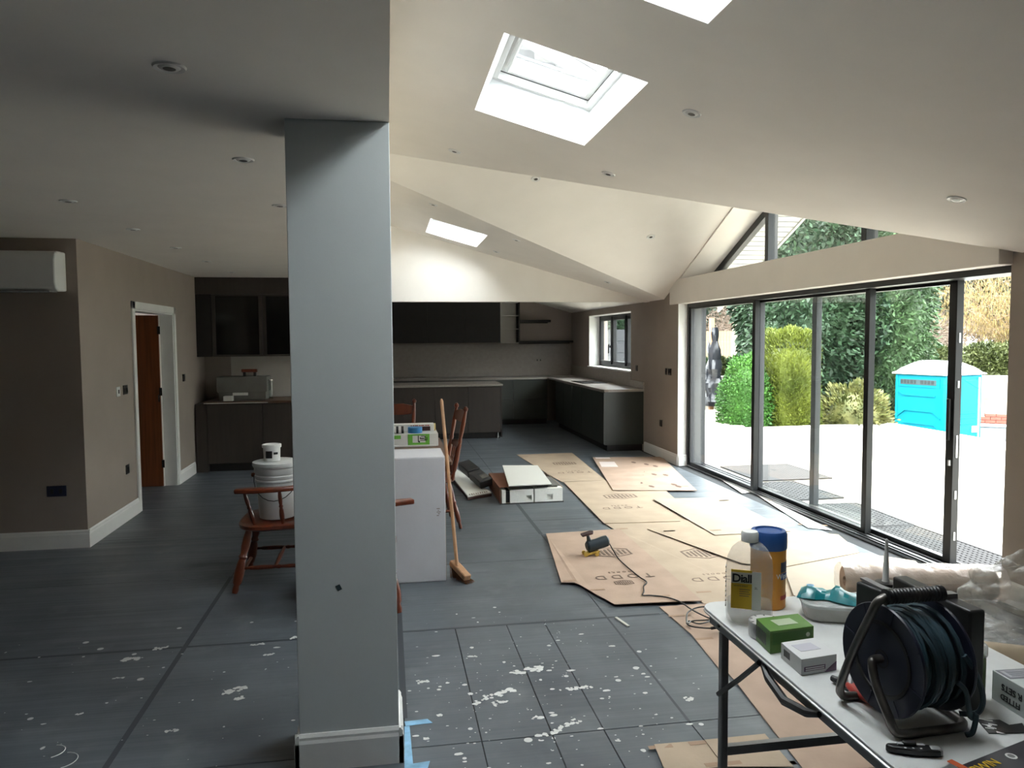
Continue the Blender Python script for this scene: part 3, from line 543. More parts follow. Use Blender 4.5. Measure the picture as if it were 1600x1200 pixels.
def make_chair(name, label, loc, rz, arms, group, splay=.075, tip=.23):          # faces -Y in its own frame
    t = thing(name, label, 'chair', loc, rz, group); W = 'red_wood'
    w_, d_ = (.56, .50) if arms else (.44, .43)
    seat_mesh(w_, d_).build('seat', W, t, world=False)
    fx, fy = w_*.36, d_*.36
    feet = {}
    for sx in (-1, 1):
        for s_ in (-1, 1):
            f = Vector((sx*(fx+.075), s_*(fy+splay), 0)); h = Vector((sx*fx*.92, s_*fy*.92, .41)); b = MB(); turned(b, f, h, .030 if arms else .021); b.build('leg', W, t, world=False); feet[sx, s_] = (f, h)
    for sx in (-1, 1):
        b = MB(); turned(b, feet[sx, -1][0].lerp(feet[sx, -1][1], .38), feet[sx, 1][0].lerp(feet[sx, 1][1], .38), .014); b.build('side_stretcher', W, t, world=False)
    b = MB(); b.tube([(-fx-.04, 0, .155), (0, 0, .155), (fx+.04, 0, .155)], [.011, .017, .011], 8); b.build('cross_stretcher', W, t, world=False)
    b = MB(); b.tube([feet[-1, -1][0].lerp(feet[-1, -1][1], .22), feet[1, -1][0].lerp(feet[1, -1][1], .22)], .013, 8); b.build('front_stretcher', W, t, world=False)
    if arms:
        # bow arm: flat rail sweeping round the back to both arm tips
        path = [(-.31, -tip), (-.315, -.12), (-.31, .02), (-.275, .15), (-.19, .245), (0, .28), (.19, .245), (.275, .15), (.31, .02), (.315, -.12), (.31, -tip)]; wd = [.03, .042, .03, .028, .03, .04, .03, .028, .03, .042, .03]
        n_ = len(path); vs = []
        for i, (x, y) in enumerate(path):
            a, c = Vector(path[max(i-1, 0)]), Vector(path[min(i+1, n_-1)]); tt = (c-a).normalized(); nn = Vector((-tt.y, tt.x)); h = .675+(.02 if 3 < i < 7 else 0)
            for sgn, dz in ((-1, 0), (1, 0), (1, .03), (-1, .03)): vs.append((x+nn.x*wd[i]*sgn, y+nn.y*wd[i]*sgn, h+dz))
        fs = [(i*4+k, i*4+(k+1) % 4, (i+1)*4+(k+1) % 4, (i+1)*4+k) for i in range(n_-1) for k in range(4)]+[(3, 2, 1, 0), tuple((n_-1)*4+k for k in range(4))]
        MB().add(vs, fs).build('arm_bow', W, t, bevel=.008, world=False)
        MB().prism([(-.17, .26, .705), (.17, .26, .705), (.15, .265, .78), (.08, .27, .80), (-.08, .27, .80), (-.15, .265, .78)], (0, .03, 0)).build('back_crest', W, t, bevel=.006, world=False)
        for x, y, x2, y2 in ((-.235, -.12, -.31, -.17), (.235, -.12, .31, -.17), (-.24, .06, -.3, .05), (.24, .06, .3, .05), (-.19, .17, -.225, .205), (.19, .17, .225, .205), (-.07, .215, -.08, .265), (.07, .215, .08, .265)):
            b = MB(); turned(b, (x, y, .43), (x2, y2, .68), .015, 8); b.build('spindle', W, t, world=False)
    else:
        for sx in (-1, 1):
            b = MB(); p0, p1 = Vector((sx*.17, .17, .42)), Vector((sx*.205, .29, 1.04)); turned(b, p0, p1, .021); b.lathe([(.008, 0), (.02, .012), (.022, .03), (.01, .048)], 10, tuple(p1-Vector((0, 0, .01)))); b.build('back_post', W, t, world=False)
        for z, h, yy in ((.93, .10, .265), (.70, .05, .225)):
            MB().prism([(-.195, yy, z), (-.1, yy+.025, z-.012), (.1, yy+.025, z-.012), (.195, yy, z), (.195, yy+.01, z+h*.8), (.1, yy+.035, z+h), (-.1, yy+.035, z+h), (-.195, yy+.01, z+h*.8)], (0, .018, 0)).build('back_rail', W, t, bevel=.004, world=False)
        for x in (-.11, -.037, .037, .11):
            b = MB(); turned(b, (x*.9, .18, .43), (x, .245, .72), .010, 8); b.build('spindle', W, t, world=False)
    return t
make_chair('armchair', 'red-brown turned wooden armchair with a white bucket on its seat', (-.77, 5.38, 0), R(-90), True, 'wooden chairs')
make_chair('armchair', 'red-brown wooden armchair half hidden by pillar, in front of white carton', (-.235, 4.76, 0), R(106), True, 'wooden chairs', .03, .30)
make_chair('dining_chair', 'red-brown wooden chair behind the table, back rail above the cartons', (.05, 7.25, 0), 0, False, 'wooden chairs')
make_chair('dining_chair', 'red-brown wooden chair at the table end, seen edge-on behind the broom', (.36, 6.72, 0), R(-84), False, 'wooden chairs')
t = thing('dining_table', 'brown wooden dining table behind the tall white carton', 'table', (-.1, 6.3, 0))
MB().box(-.70, .47, 5.62, 7.0, .72, .75).build('table_top', mat('table_wood', (.12, .055, .03), .35, var=.2, stretch=(1, 9, 9)), t, bevel=.006); MB().box(-.64, .38, 5.72, 6.9, .63, .72).build('apron', 'table_wood', t)
for x in (-.6, .33):
    for y in (5.76, 6.86): b = MB(); turned(b, (x, y, 0), (x, y, .72), .035); b.build('leg', 'red_wood', t)
# bucket and tub on the armchair
t = thing('bucket', 'white ribbed plastic bucket standing on the armchair seat', 'bucket', (-.775, 5.36, .447)); BX, BY = -.775, 5.36
BW = mat('bucket_white', (.62, .63, .62), .45, var=.12, vs=5)
MB().lathe([(.115, .4475), (.12, .45), (.136, .70), (.143, .705), (.143, .715), (.139, .72), (.145, .735), (.145, .745), (.14, .75), (.148, .765), (.148, .80), (.154, .803), (.154, .815), (.14, .815), (.132, .70), (.112, .46), (.01, .46)], 32, (BX, BY, 0)).build('body', BW, t)
MB().lathe([(.158, .81), (.16, .815), (.158, .835), (.14, .84), (.01, .836)], 32, (BX, BY, 0)).build('lid', BW, t)
pts = [(BX+.15*math.cos(a), BY-.15*math.sin(a)-.005, .745-.16*math.sin(a)) for a in [i*math.pi/12 for i in range(13)]]; MB().tube(pts, .003, 6).build('wire_handle', 'black_plastic', t)
t = thing('paint_tub', 'small white tub with a dark label on the bucket lid', 'tub', (-.80, 5.34, .84)); TX, TY = -.80, 5.34
MB().lathe([(.052, .8405), (.055, .843), (.058, .945), (.01, .945)], 24, (TX, TY, 0)).build('body', 'white_plastic', t); MB().lathe([(.064, .935), (.065, .94), (.065, .955), (.055, .958), (.05, .953), (.01, .953)], 24, (TX, TY, 0)).build('lid', 'white_plastic', t)
def curved_label(c, r_, a0, a1, z0, z1, name, mt, par, n=8):
    vs = []
    for k in range(n+1):
        a = a0+(a1-a0)*k/n; vs += [(c[0]+r_*math.cos(a), c[1]+r_*math.sin(a), z0), (c[0]+r_*math.cos(a), c[1]+r_*math.sin(a), z1)]
    return MB().add(vs, [(2*k, 2*k+2, 2*k+3, 2*k+1) for k in range(n)]).build(name, mt, par)
curved_label((TX, TY), .0585, R(-125), R(-80), .865, .915, 'dark_label', 'black_plastic', t); curved_label((TX, TY), .0586, R(-70), R(-40), .89, .905, 'dark_label', 'black_plastic', t)
# ---- tall white carton
t = thing('tall_carton', 'tall white cardboard carton standing on the floor beside the pillar', 'carton', (.1, 5.3, 0)); WC = mat('carton_white', (.60, .60, .63), .8, var=.04, vs=4, bump=.04, bs=60)
MB().box(-.02, .375, 5.10, 5.49, .001, .862).build('body', WC, t, bevel=.004); MB().box(.3755, .3775, 5.105, 5.485, .01, .86).build('side_panel', 'cardboard', t)
MB().box(-.02, .373, 5.0985, 5.0995, .012, .014).build('bottom_crease', WC, t); MB().prism([(-.02, 5.102, .863), (.375, 5.102, .863), (.372, 5.488, .868), (-.02, 5.488, .868)], (0, 0, .003)).build('top_flap', WC, t)
for k in range(5): MB().box(.315+.008*(k % 2), .33+.006*(k % 3), 5.0975, 5.099, .46+.012*k, .464+.012*k).build('print_mark', 'cardboard_print', t)
# ---- things on the table
t = thing('flat_carton', 'flat white carton with green labels on the dining table', 'carton', (.1, 6.6, .75))
MB().box(-.25, .42, 6.45, 6.75, .7505, .86).build('body', 'white_plastic', t, bevel=.004); MB().box(-.25, .4, 6.435, 6.76, .7505, .765).build('tray', 'white_plastic', t, bevel=.003)
GR = mat('label_green', (.16, .48, .06), .5); MB().box(.16, .345, 6.4475, 6.449, .765, .858).build('green_label', GR, t); MB().box(-.02, .10, 6.4475, 6.449, .82, .85).build('green_label', GR, t)
b = MB()
for x0, x1, z0, z1 in ((.20, .31, .785, .845), ): b.box(x0, x1, 6.4465, 6.4475, z0, z1)
l = b.build('white_patch', 'white_plastic', t); b = MB()
for x0, x1, z0, z1 in ((.245, .252, .79, .845), (.252, .262, .785, .80), (.262, .27, .815, .83), (.27, .31, .836, .842), (.303, .31, .80, .842), (.265, .325, .802, .808), (.318, .325, .802, .83), (.27, .30, .815, .825)): b.box(x0, x1, 6.4455, 6.4465, z0, z1)
b.build('pictogram', 'black_plastic', l)
t = thing('long_box', 'long dark and white box with red print on the flat carton', 'box', (.2, 6.64, .86)); MB().box(-.2, .395, 6.60, 6.72, .8605, .925).build('body', 'white_plastic', t, bevel=.003)
MB().box(.2, .36, 6.5985, 6.5995, .868, .905).build('dark_band', mat('dark_red', (.05, .012, .01), .5), t); MB().cyl((.395, 6.66, .893), (.41, 6.66, .893), .033).build('end_cap', mat('cap_yellow', (.62, .48, .2), .5), t)
for k in range(9): MB().box(.19+.018*k, .2+.018*k+.004*(k % 3), 6.5985, 6.5995, .91, .918).build('print_mark', mat('print_red', (.4, .05, .04), .6), t)
t = thing('masking_tape', 'roll of blue masking tape lying on the flat carton', 'tape', (.235, 6.5, .8605)); BT = mat('tape_blue', (.03, .20, .46), .6)
MB().lathe([(.04, .862), (.062, .862), (.062, .91), (.04, .91)], 28, (.225, 6.525, 0)).build('tape_ring', BT, t); MB().lathe([(.036, .862), (.04, .862), (.04, .908), (.036, .908)], 28, (.225, 6.525, 0)).build('core', 'cardboard', t)
t = thing('cable_spool', 'small black and white striped spool beside the blue tape', 'spool', (.09, 6.5, .8605))
for k in range(4): MB().cyl((.04+.022*k, 6.5, .893), (.06+.022*k, 6.5, .893), .032 if k % 2 else .029).build('winding', 'black_plastic' if k % 2 else 'white_plastic', t)
# ---- broom
t = thing('broom', 'wooden broom leaning against the tall white carton', 'broom', (.47, 5.13, 0))
d = Vector((.383, 5.48, 1.235))-Vector((.452, 5.1, .09)); p0 = Vector((.452, 5.1, .09))
MB().tube([p0-d*.02, p0+d*.5, p0+d*.985, p0+d], [.0125, .0125, .0125, .006], 10).build('handle', 'pale_wood', t)
Mx = Matrix.Translation((.47, 5.09, .075)) @ Matrix.Rotation(R(28), 4, 'Z') @ Matrix.Rotation(R(20), 4, 'X')
MB().box(-.028, .028, -.10, .10, -.02, .022, Mx).build('head_block', 'pale_wood', t, bevel=.008)
b = MB(); rnd = random.Random(3)
for i in range(360):
    x, y = rnd.uniform(-.024, .024), rnd.uniform(-.1, .1); p = Mx @ Vector((x, y, -.018)); q = Mx @ Vector((x*1.7+rnd.gauss(.006, .006), y*1.12+rnd.gauss(0, .006), -.018)); q.z = .001+rnd.random()*.006; q.x += .02
    b.add([p+Vector((.0015, 0, 0)), p-Vector((.0015, 0, 0)), q-Vector((.0012, 0, 0)), q+Vector((.0012, 0, 0))], [(0, 1, 2, 3)]); b.add([p+Vector((0, .0015, 0)), p-Vector((0, .0015, 0)), q-Vector((0, .0012, 0)), q+Vector((0, .0012, 0))], [(0, 1, 2, 3)])
o = b.build('bristles', mat('bristle', (.20, .085, .035), .8), t, smooth=False); o['kind'] = 'stuff'
# ---- opened carton with polystyrene
t = thing('opened_carton', 'opened brown carton with white polystyrene ends on the floor', 'carton', (1.43, 7.8, 0))
b = MB().box(1.10, 1.755, 7.42, 8.25, .002, .008).box(1.10, 1.106, 7.42, 8.25, .002, .165).box(1.75, 1.756, 7.45, 8.25, .002, .15).box(1.10, 1.756, 8.245, 8.25, .002, .15); b.build('tray', 'cardboard', t, smooth=False)
MB().prism([(1.10, 7.43, .165), (1.32, 7.44, .168), (1.45, 8.24, .165), (1.10, 8.25, .165)], (0, 0, .004)).build('flap', mat('cardboard_brown', (.20, .085, .05), .8, var=.1), t); MB().prism([(1.1055, 7.41, .0), (1.1055, 8.25, .0), (1.1, 8.25, .168), (1.1, 7.41, .168)], (-.005, 0, 0)).build('flap', 'cardboard_brown', t)
for x0, x1, r0, r1 in ((1.115, 1.155, 0, 0), (1.20, 1.44, 1.35, 1.42), (1.455, 1.745, 1.57, 1.64)):      # blocks with a moulded hollow in front
    b = MB().box(x0, x1, 7.43 if r0 else 7.40, 7.62, .008, .145)
    if r0: b.box(x0, r0, 7.40, 7.43, .008, .145).box(r1, x1, 7.40, 7.43, .008, .145).box(r0, r1, 7.40, 7.43, .008, .03).box(r0, r1, 7.40, 7.43, .085, .145)
    b.build('polystyrene_block', 'polystyrene', t, smooth=False)
MB().box(1.155, 1.2, 7.43, 7.6, .01, .13).build('dark_gap', 'black_plastic', t); MB().box(1.2, 1.74, 7.66, 8.2, .01, .12).build('dark_gap', 'black_plastic', t)  # dark gaps in the packing, their shade built as black blocks
MB().box(1.60, 1.70, 7.45, 7.56, .146, .165).build('cardboard_scrap', 'grey_card', t); MB().box(1.5, 1.745, 7.5, 8.0, .147, .152).build('flap', 'grey_card', t)
MB().prism([(1.10, 7.395, .0), (1.755, 7.395, .0), (1.755, 7.40, .006), (1.10, 7.40, .006)], (0, 0, .004)).build('black_edge', 'black_plastic', t)  # black strip along the front bottom edge of the carton
pn = [PZ(785, 728, .235), PZ(840, 728, .225), PZ(862, 757, .185), PZ(795, 760, .195)]
t = thing('square_board', 'white square panel resting on top of the opened carton', 'panel', (1.43, 7.8, .17)); MB().prism(pn[::-1], (0, 0, .008)).build('sheet', mat('panel_white', (.72, .72, .68), .5), t, smooth=False)
MB().prism([p-Vector((0, 0, .009)) for p in pn[::-1]], (0, 0, .008)).build('backing', 'black_plastic', t, smooth=False)
t = thing('white_board', 'long white printed board lying on the floor left of the opened carton', 'board', (.9, 8.4, 0))
wb = [PZ(700, 738, .06), PZ(713, 734, .07), PZ(768, 771, .03), PZ(731, 777, .035)]; MB().prism(wb[::-1], (0, 0, .012)).build('sheet', 'panel_white', t, smooth=False); e0, e1 = wb[3], wb[2]
for k in range(9): a = e0.lerp(e1, .1+.09*k)+Vector((0, .05, .014)); MB().box(a.x-.006, a.x+.004+.003*(k % 2), a.y-.02, a.y+.03, a.z-.002, a.z+.001).build('print_mark', 'cardboard_print', t)
MB().prism([p-Vector((0, 0, .03)) for p in wb[::-1]], (0, 0, .028)).build('lower_sheet', mat('board_dark', (.07, .035, .03), .6), t, smooth=False)
t = thing('black_packaging', 'long black foam packaging piece lying across the white board', 'packaging', (.95, 8.3, .1)); p0, p1 = Vector((.85, 8.66, .19)), Vector((1.02, 7.95, .10))
d = (p1-p0); Mx = frameM(p0, d, (1, .3, .25)); L_ = d.length
MB().box(0, L_*.48, -.06, .09, -.03, .06, Mx).build('foam_half', 'black_plastic', t, bevel=.01); MB().box(L_*.5, L_, -.06, .09, -.035, .05, Mx).build('foam_half', 'black_plastic', t, bevel=.01); MB().box(L_*.76, L_*.92, .0, .08, .05, .053, Mx).build('label', 'grey_card', t); MB().box(L_*.6, L_*.68, .0, .06, .05, .052, Mx).build('label', 'grey_profile', t)
# ================================================================== CARDBOARD ON THE FLOOR
PR = 'cardboard_print'
def logo(par, c, w_, h_, z, mt=PR):
    b = MB(); q = .012*w_/.3
    hexa = [(-.5, .28), (0, .5), (.5, .28), (.5, -.28), (0, -.5), (-.5, -.28)]
    for i in range(6):
        a, d = Vector(hexa[i]), Vector(hexa[(i+1) % 6])
        b.prism([(c.x+a.x*w_, c.y+a.y*h_, z), (c.x+d.x*w_, c.y+d.y*h_, z), (c.x+d.x*w_*.9, c.y+d.y*h_*.9, z), (c.x+a.x*w_*.9, c.y+a.y*h_*.9, z)], (0, 0, .0006))
    for k in range(-3, 4):
        x = k*.115; hh = .36-abs(x)*.5
        b.box(c.x+(x-.03)*w_, c.x+(x+.03)*w_, c.y-hh*h_, c.y+hh*h_, z, z+.0006)
    b.build('printed_emblem', mt, par, smooth=False)
def sheet(label, px, lvl, mt='cardboard', txt=None, lg=None, small=None):
    z = .0015+.0045*lvl; pts = [PZ(x, y) for x, y in px]; cx = sum(p.x for p in pts)/len(pts); cy_ = sum(p.y for p in pts)/len(pts)
    t = thing('cardboard_sheet', label, 'cardboard', (cx, cy_, 0), 0, 'cardboard sheets on the floor'); lift = random.Random(int(cx*77)); ps = [(p.x, p.y, z+lift.choice((0, 0, .002, .004))) for p in pts]
    if sum(ps[i][0]*ps[(i+1) % len(ps)][1]-ps[(i+1) % len(ps)][0]*ps[i][1] for i in range(len(ps))) < 0: ps = ps[::-1]
    MB().prism(ps, (0, 0, .004)).build('sheet', mt, t, smooth=False); z += .0062
    if txt:
        c = PZ(*txt[0]); text('TODD', txt[1], frameM((c.x, c.y, z+.0005), (-1, -.12*0, 0), (0, -1, 0)), PR, t, spacing=1.5, sx=1.0)
        text('DOORS', txt[1]*.32, frameM((c.x, c.y+txt[1]*.85, z+.0005), (-1, 0, 0), (0, -1, 0)), PR, t, spacing=1.6)
    if lg: c = PZ(*lg[0]); logo(t, c, lg[1], lg[2], z)
    if small: c = PZ(*small[0]); logo(t, c, small[1], small[2], z)
    rnd = random.Random(len(px)*17+int(cx*100))
    for _ in range(3):
        k = rnd.randrange(len(ps)); x, y = ps[k][0]*.8+cx*.2, ps[k][1]*.8+cy_*.2; MB().box(x-.05, x+.05, y-.012, y+.012, z, z+.0005).build('printed_mark', mat('print_faint', (.33, .22, .15), .9), t, smooth=False)
    return t, z
sheet('tan cardboard sheet at the kitchen end with faint printed emblem', [(807, 711), (894, 708), (946, 751), (878, 754), (867, 748)], 0, 'cardboard', ((898, 739), .12), ((882, 725), .3, .26))
t, z = sheet('pinkish cardboard sheet with a white paper label near the end cabinet', [(926, 717), (1034, 716), (1089, 769), (958, 769)], 3, 'cardboard_pink')
for q in ([(936, 724), (960, 724), (966, 732), (940, 732)], [(930, 717), (952, 717), (954, 719), (931, 719)]): MB().prism([(p.x, p.y, z) for p in [PZ(*v) for v in q]][::-1], (0, 0, .001)).build('paper_label', mat('label_pink', (.66, .58, .55), .8), t, smooth=False)
for px_, py_ in ((1003, 739), (1024, 731), (1010, 728), (1000, 757), (1018, 763), (1053, 760), (1022, 744), (990, 725), (1040, 745), (1060, 763), (1001, 744)):
    c = PZ(px_, py_); MB().lathe([(.028, z), (.03, z+.0006)], 7, (c.x, c.y, 0), sy=2.2).build('footprint', mat('foot_dirt', (.14, .085, .065), .9), t, smooth=False)
sheet('tan cardboard sheet with emblem between the opened carton and the pinkish sheet', [(881, 755), (946, 752), (1040, 768), (1092, 815), (944, 820)], 1, 'cardboard', ((972, 795), .11), ((969, 777), .34, .26))
sheet('pale cardboard sheet lying closest to the sliding door track', [(1020, 783), (1133, 781), (1235, 834), (1117, 840)], 4, 'cardboard_pale')
sheet('large tan cardboard sheet with the power tool lying on it', [(853, 837), (968, 830), (1097, 943), (1060, 945), (960, 949), (930, 932), (905, 918), (897, 914), (877, 914)], 3, 'cardboard_pink', ((975, 905), .115), ((955, 867), .30, .26), ((975, 915), .13, .1))
sheet('pale cardboard sheet overlapping under the pale sheet by the doors', [(1012, 829), (1075, 814), (1240, 832), (1310, 838), (1343, 866), (1228, 888), (1160, 884)], 2, 'cardboard')
sheet('tan cardboard sheet with emblem half hidden behind the clear bottle', [(960, 829), (945, 819), (1076, 812), (1160, 880), (1300, 886), (1240, 955), (1100, 945)], 0, 'cardboard', ((1125, 905), .115), ((1097, 866), .30, .28))
sheet('tan cardboard sheet under the folding table with a torn edge', [(1030, 949), (1105, 944), (1240, 930), (1420, 1040), (1480, 1200), (1255, 1203), (1190, 1120), (1150, 1068), (1132, 1048), (1128, 1052), (1080, 992)], 0, 'cardboard_pink')
sheet('pale cardboard sheet with a printed frame behind the folding table', [(1225, 891), (1345, 868), (1430, 880), (1480, 930), (1330, 975), (1240, 935)], 3, 'cardboard_pale')
sheet('tan cardboard offcut on the floor below the folding table leg', [(1022, 1168), (1100, 1160), (1133, 1202), (1040, 1210)], 1, 'cardboard'); sheet('second tan offcut tucked beside the folding table leg', [(1101, 1161), (1195, 1153), (1240, 1205), (1132, 1204)], 2, 'cardboard')
sheet('white paper strip lying along the door track near its middle', [(1180, 772), (1196, 779), (1300, 829), (1262, 826)], 0, mat('paper_strip', (.72, .71, .68), .8)); sheet('white paper strip along the track at its far end', [(1108, 738), (1128, 741), (1180, 768), (1160, 772)], 0, 'paper_strip')
c = PZ(972, 973); tag(MB().box(-.008, .008, -.075, .075, .0012, .009, Matrix.Translation((c.x, c.y, 0)) @ Matrix.Rotation(R(12), 4, 'Z')).build('wood_offcut', mat('offcut', (.55, .54, .47), .7)), 'thin pale offcut strip on the grey floor boards', 'offcut')
# blue masking tape at the pillar foot
for k, q in enumerate(([(632, 1128), (668, 1124), (676, 1130), (634, 1135)], [(632, 1136), (640, 1135), (646, 1200), (632, 1215)], [(634, 1196), (672, 1190), (668, 1202), (632, 1206)])):
    tag(MB().prism([(p.x, p.y, .0012+.0005*k) for p in [PZ(*v) for v in q]][::-1], (0, 0, .001)).build('masking_tape_strip', mat('tape_light_blue', (.22, .42, .60), .6, var=.2, vs=20), smooth=False), ['blue masking tape strip pointing away from the pillar base', 'blue masking tape strip running along the pillar baseboard', 'crumpled blue tape strip at the pillar front corner'][k], 'tape')
# ---- power tool with cord
t = thing('power_tool', 'dark small electric sander with yellow foot on the cardboard', 'power tool', (1.54, 5.46, .02)); TB = mat('tool_teal', (.018, .032, .042), .45, var=.2); YL = mat('tool_yellow', (.52, .34, .06), .5); g0 = Vector((1.50, 5.44, .0215))
Mx = frameM(g0+Vector((0, 0, .075)), (.98, .1, .16), (0, 1, 0))
MB().tube([Mx @ Vector(p) for p in ((-.035, 0, 0), (-.02, 0, 0), (.05, 0, 0), (.10, 0, .004), (.135, 0, .006), (.145, 0, .006))], [.03, .043, .041, .044, .042, .03], 14).build('motor_body', TB, t)
MB().tube([g0+Vector((-.01, 0, .10)), g0+Vector((-.022, 0, .15)), g0+Vector((-.026, 0, .166))], [.02, .012, .016], 10).build('neck', TB, t)
MB().prism([(-.045, -.03, 0), (.035, -.035, 0), (.05, 0, 0), (.035, .035, 0), (-.045, .03, 0)], (0, 0, .014)).build('plate', mat('plate_brown', (.06, .03, .03), .6), t, world=False).matrix_basis = Matrix.Translation((-.066, -.02, .163)) @ Matrix.Rotation(R(-14), 4, 'Y')
MB().box(-.055, .055, -.03, .03, -.062, -.045, Mx).build('base_frame', YL, t, bevel=.004); MB().box(-.02, .02, -.02, .02, -.047, -.03, Mx).build('base_post', 'black_plastic', t)
for x, y in ((-.045, -.03), (.04, -.03), (-.045, .03), (.04, .03)): MB().cyl((g0.x+x, g0.y+y-.009, .0195+.001), (g0.x+x, g0.y+y+.009, .0205), .0).build('foot_wheel', YL, t) if False else MB().cyl((g0.x+x, g0.y+y-.009, .0365), (g0.x+x, g0.y+y+.009, .0365), .0155, None, 12).build('foot_wheel', YL, t)
cp_ = [(385, 245), (450, 262), (520, 310), (600, 390), (670, 450), (740, 505), (795, 540), (800, 562), (772, 590), (776, 640), (765, 676), (840, 678), (960, 690), (1080, 722), (1160, 762), (1215, 802), (1300, 850), (1400, 895), (1450, 905), (1380, 915), (1240, 925), (1195, 950), (1185, 900), (1200, 840), (1280, 798), (1370, 788), (1440, 808), (1475, 850), (1450, 900), (1380, 935), (1300, 950), (1210, 925), (1185, 945), (1230, 975), (1330, 990), (1420, 995)]
def smooth_path(p, n=5):
    out = []; P_ = [p[0]]+list(p)+[p[-1]]
    for i in range(1, len(P_)-2):
        for k in range(n):
            u_ = k/n; a, b_, c_, d_ = P_[i-1], P_[i], P_[i+1], P_[i+2]
            out.append(.5*((2*b_)+(c_-a)*u_+(2*a-5*b_+4*c_-d_)*u_*u_+(3*b_-a-3*c_+d_)*u_**3))
    return out+[p[-1]]
w_pts = [PZ(880+x/6.15, 820+y/6.15, .026) for x, y in cp_]; w_pts[0] = Mx @ Vector((.14, 0, .006)); w_pts[1] = w_pts[1].lerp(w_pts[0], .5)+Vector((0, 0, .03))
MB().tube(smooth_path(w_pts, 6), .0045, 6).build('power_cord', 'black_plastic', t)
e = w_pts[-1]; MB().lathe([(.012, 0), (.027, .012), (.029, .03), (.024, .042)], 12, (e.x+.05, e.y-.03, .018)).build('plug', 'black_plastic', t); MB().tube([e, e+Vector((.03, -.015, .01))], .009, 8).build('cord_grip', 'black_plastic', t)
for dx, dy in ((0, .012), (-.011, -.008), (.011, -.008)): MB().box(e.x+.05+dx-.003, e.x+.05+dx+.003, e.y-.03+dy-.002, e.y-.03+dy+.002, .058, .078).build('plug_pin', 'chrome', t)
# ================================================================== FOLDING TABLE IN FRONT
T = .74
TX0, TX1, TY0, TY1 = 1.065, 1.76, .55, 2.44
t = thing('folding_table', 'white folding worktable with grey metal legs in the foreground', 'table', (1.4, 1.5, 0))
r_ = .06; pts = []
for cx, cy_, a0 in ((TX1-r_, TY1-r_, 0), (TX0+r_, TY1-r_, 90), (TX0+r_, TY0+r_, 180), (TX1-r_, TY0+r_, 270)):
    pts += [(cx+r_*math.cos(R(a0+a)), cy_+r_*math.sin(R(a0+a)), T-.012) for a in (0, 22, 45, 67, 90)]
MB().prism(pts, (0, 0, .012)).build('table_top', mat('table_white', (.60, .61, .60), .5, var=.06, vs=12), t, bevel=.002)
MB().tube(pts+[pts[0]], .004, 6).build('edge_bead', 'alu', t)
ST = mat('leg_grey', (.24, .24, .24), .45, metal=.5)
for x in (TX0+.012, TX1-.037): MB().box(x, x+.025, TY0+.06, TY1-.06, T-.05, T-.013).build('side_rail', ST, t, bevel=.003)
for y in (TY1-.09, TY0+.06): MB().box(TX0+.037, TX1-.037, y, y+.025, T-.045, T-.013).build('end_rail', ST, t)
for y in (TY1-.16, TY0+.12):
    for x in (TX0+.012, TX1-.037): MB().box(x, x+.026, y, y+.026, .0, T-.05).build('leg', ST, t, bevel=.004); MB().box(x-.003, x+.029, y-.003, y+.029, .0, .03).build('leg_foot', 'black_plastic', t)
    MB().box(TX0+.038, TX1-.037, y+.002, y+.024, .27, .30).build('cross_bar', ST, t)
for y0, y1 in ((TY1-.147, TY1-.42), (TY0+.133, TY0+.41)):
    for x in (TX0+.008, TX1-.012): MB().tube([(x, y0, .48), (x, (y0*.45+y1*.55), .60), (x, y1, T-.035)], .009, 6).build('brace', 'black_plastic', t)
MB().tube([(TX0+.004, 1.99, T-.03), (TX0-.006, 1.94, T-.045), (TX0-.012, 1.84, T-.062), (TX0-.006, 1.74, T-.045), (TX0+.004, 1.70, T-.03)], [.008, .012, .013, .012, .008], 8).build('carry_handle', 'black_plastic', t)
for y in (2.3, 2.02): MB().cyl((TX0+.012, y, T-.03), (TX0+.006, y, T-.03), .006, None, 10).build('rivet', 'black_plastic', t)
T += .0005
# ---- clear bottle
BQ = Matrix.Translation((1.15, 2.238, T)) @ Matrix.Rotation(R(-27), 4, 'Z')
t = thing('cleaner_bottle', 'clear plastic bottle with yellow label and white cap on the folding table', 'bottle', (1.15, 2.238, T))
pf = [(.02, .001), (.055, .002), (.064, .012), (.0655, .03), (.064, .09), (.0645, .10), (.065, .19), (.062, .215), (.05, .245), (.034, .262), (.024, .268), (.0225, .285)]
MB().lathe(pf, 32, sx=1.12, sy=.72, p=2.7, M=BQ).build('bottle_body', film_mat('clear_pet', (.58, .59, .57), .27), t)
MB().lathe([(.02, .002), (.05, .004), (.062, .03), (.062, .075), (.02, .076)], 32, sx=1.1, sy=.70, p=2.7, M=BQ).build('liquid', film_mat('pale_liquid', (.55, .50, .42), .3), t)
MB().lathe([(.0225, .268), (.027, .27), (.0275, .296), (.024, .302), (.004, .302)], 28, M=BQ).build('cap', 'white_plastic', t)
LB = BQ @ Matrix.Translation((0, -.0485, 0)); YB_ = mat('label_yellow', (.70, .46, .03), .5)
lab = MB().box(-.056, .008, -.001, 0, .060, .186, LB).build('yellow_label', YB_, t, smooth=False); MB().box(.008, .036, -.001, 0, .058, .182, LB).build('white_label', 'white_plastic', t, smooth=False); MB().box(-.056, .008, -.0014, -.001, .142, .178, LB).build('label_band', mat('band_cream', (.66, .64, .52), .5), t, smooth=False)
FB = LB @ Matrix.Rotation(R(90), 4, 'X'); text('Diall', .037, FB @ Matrix.Translation((-.022, .158, .0022)), 'black_plastic', t, .92, bold=.022); text('WHITE SPIRIT', .0072, FB @ Matrix.Translation((-.026, .134, .0018)), 'black_plastic', t); text('2L', .010, FB @ Matrix.Translation((.021, .130, .0018)), 'black_plastic', t)
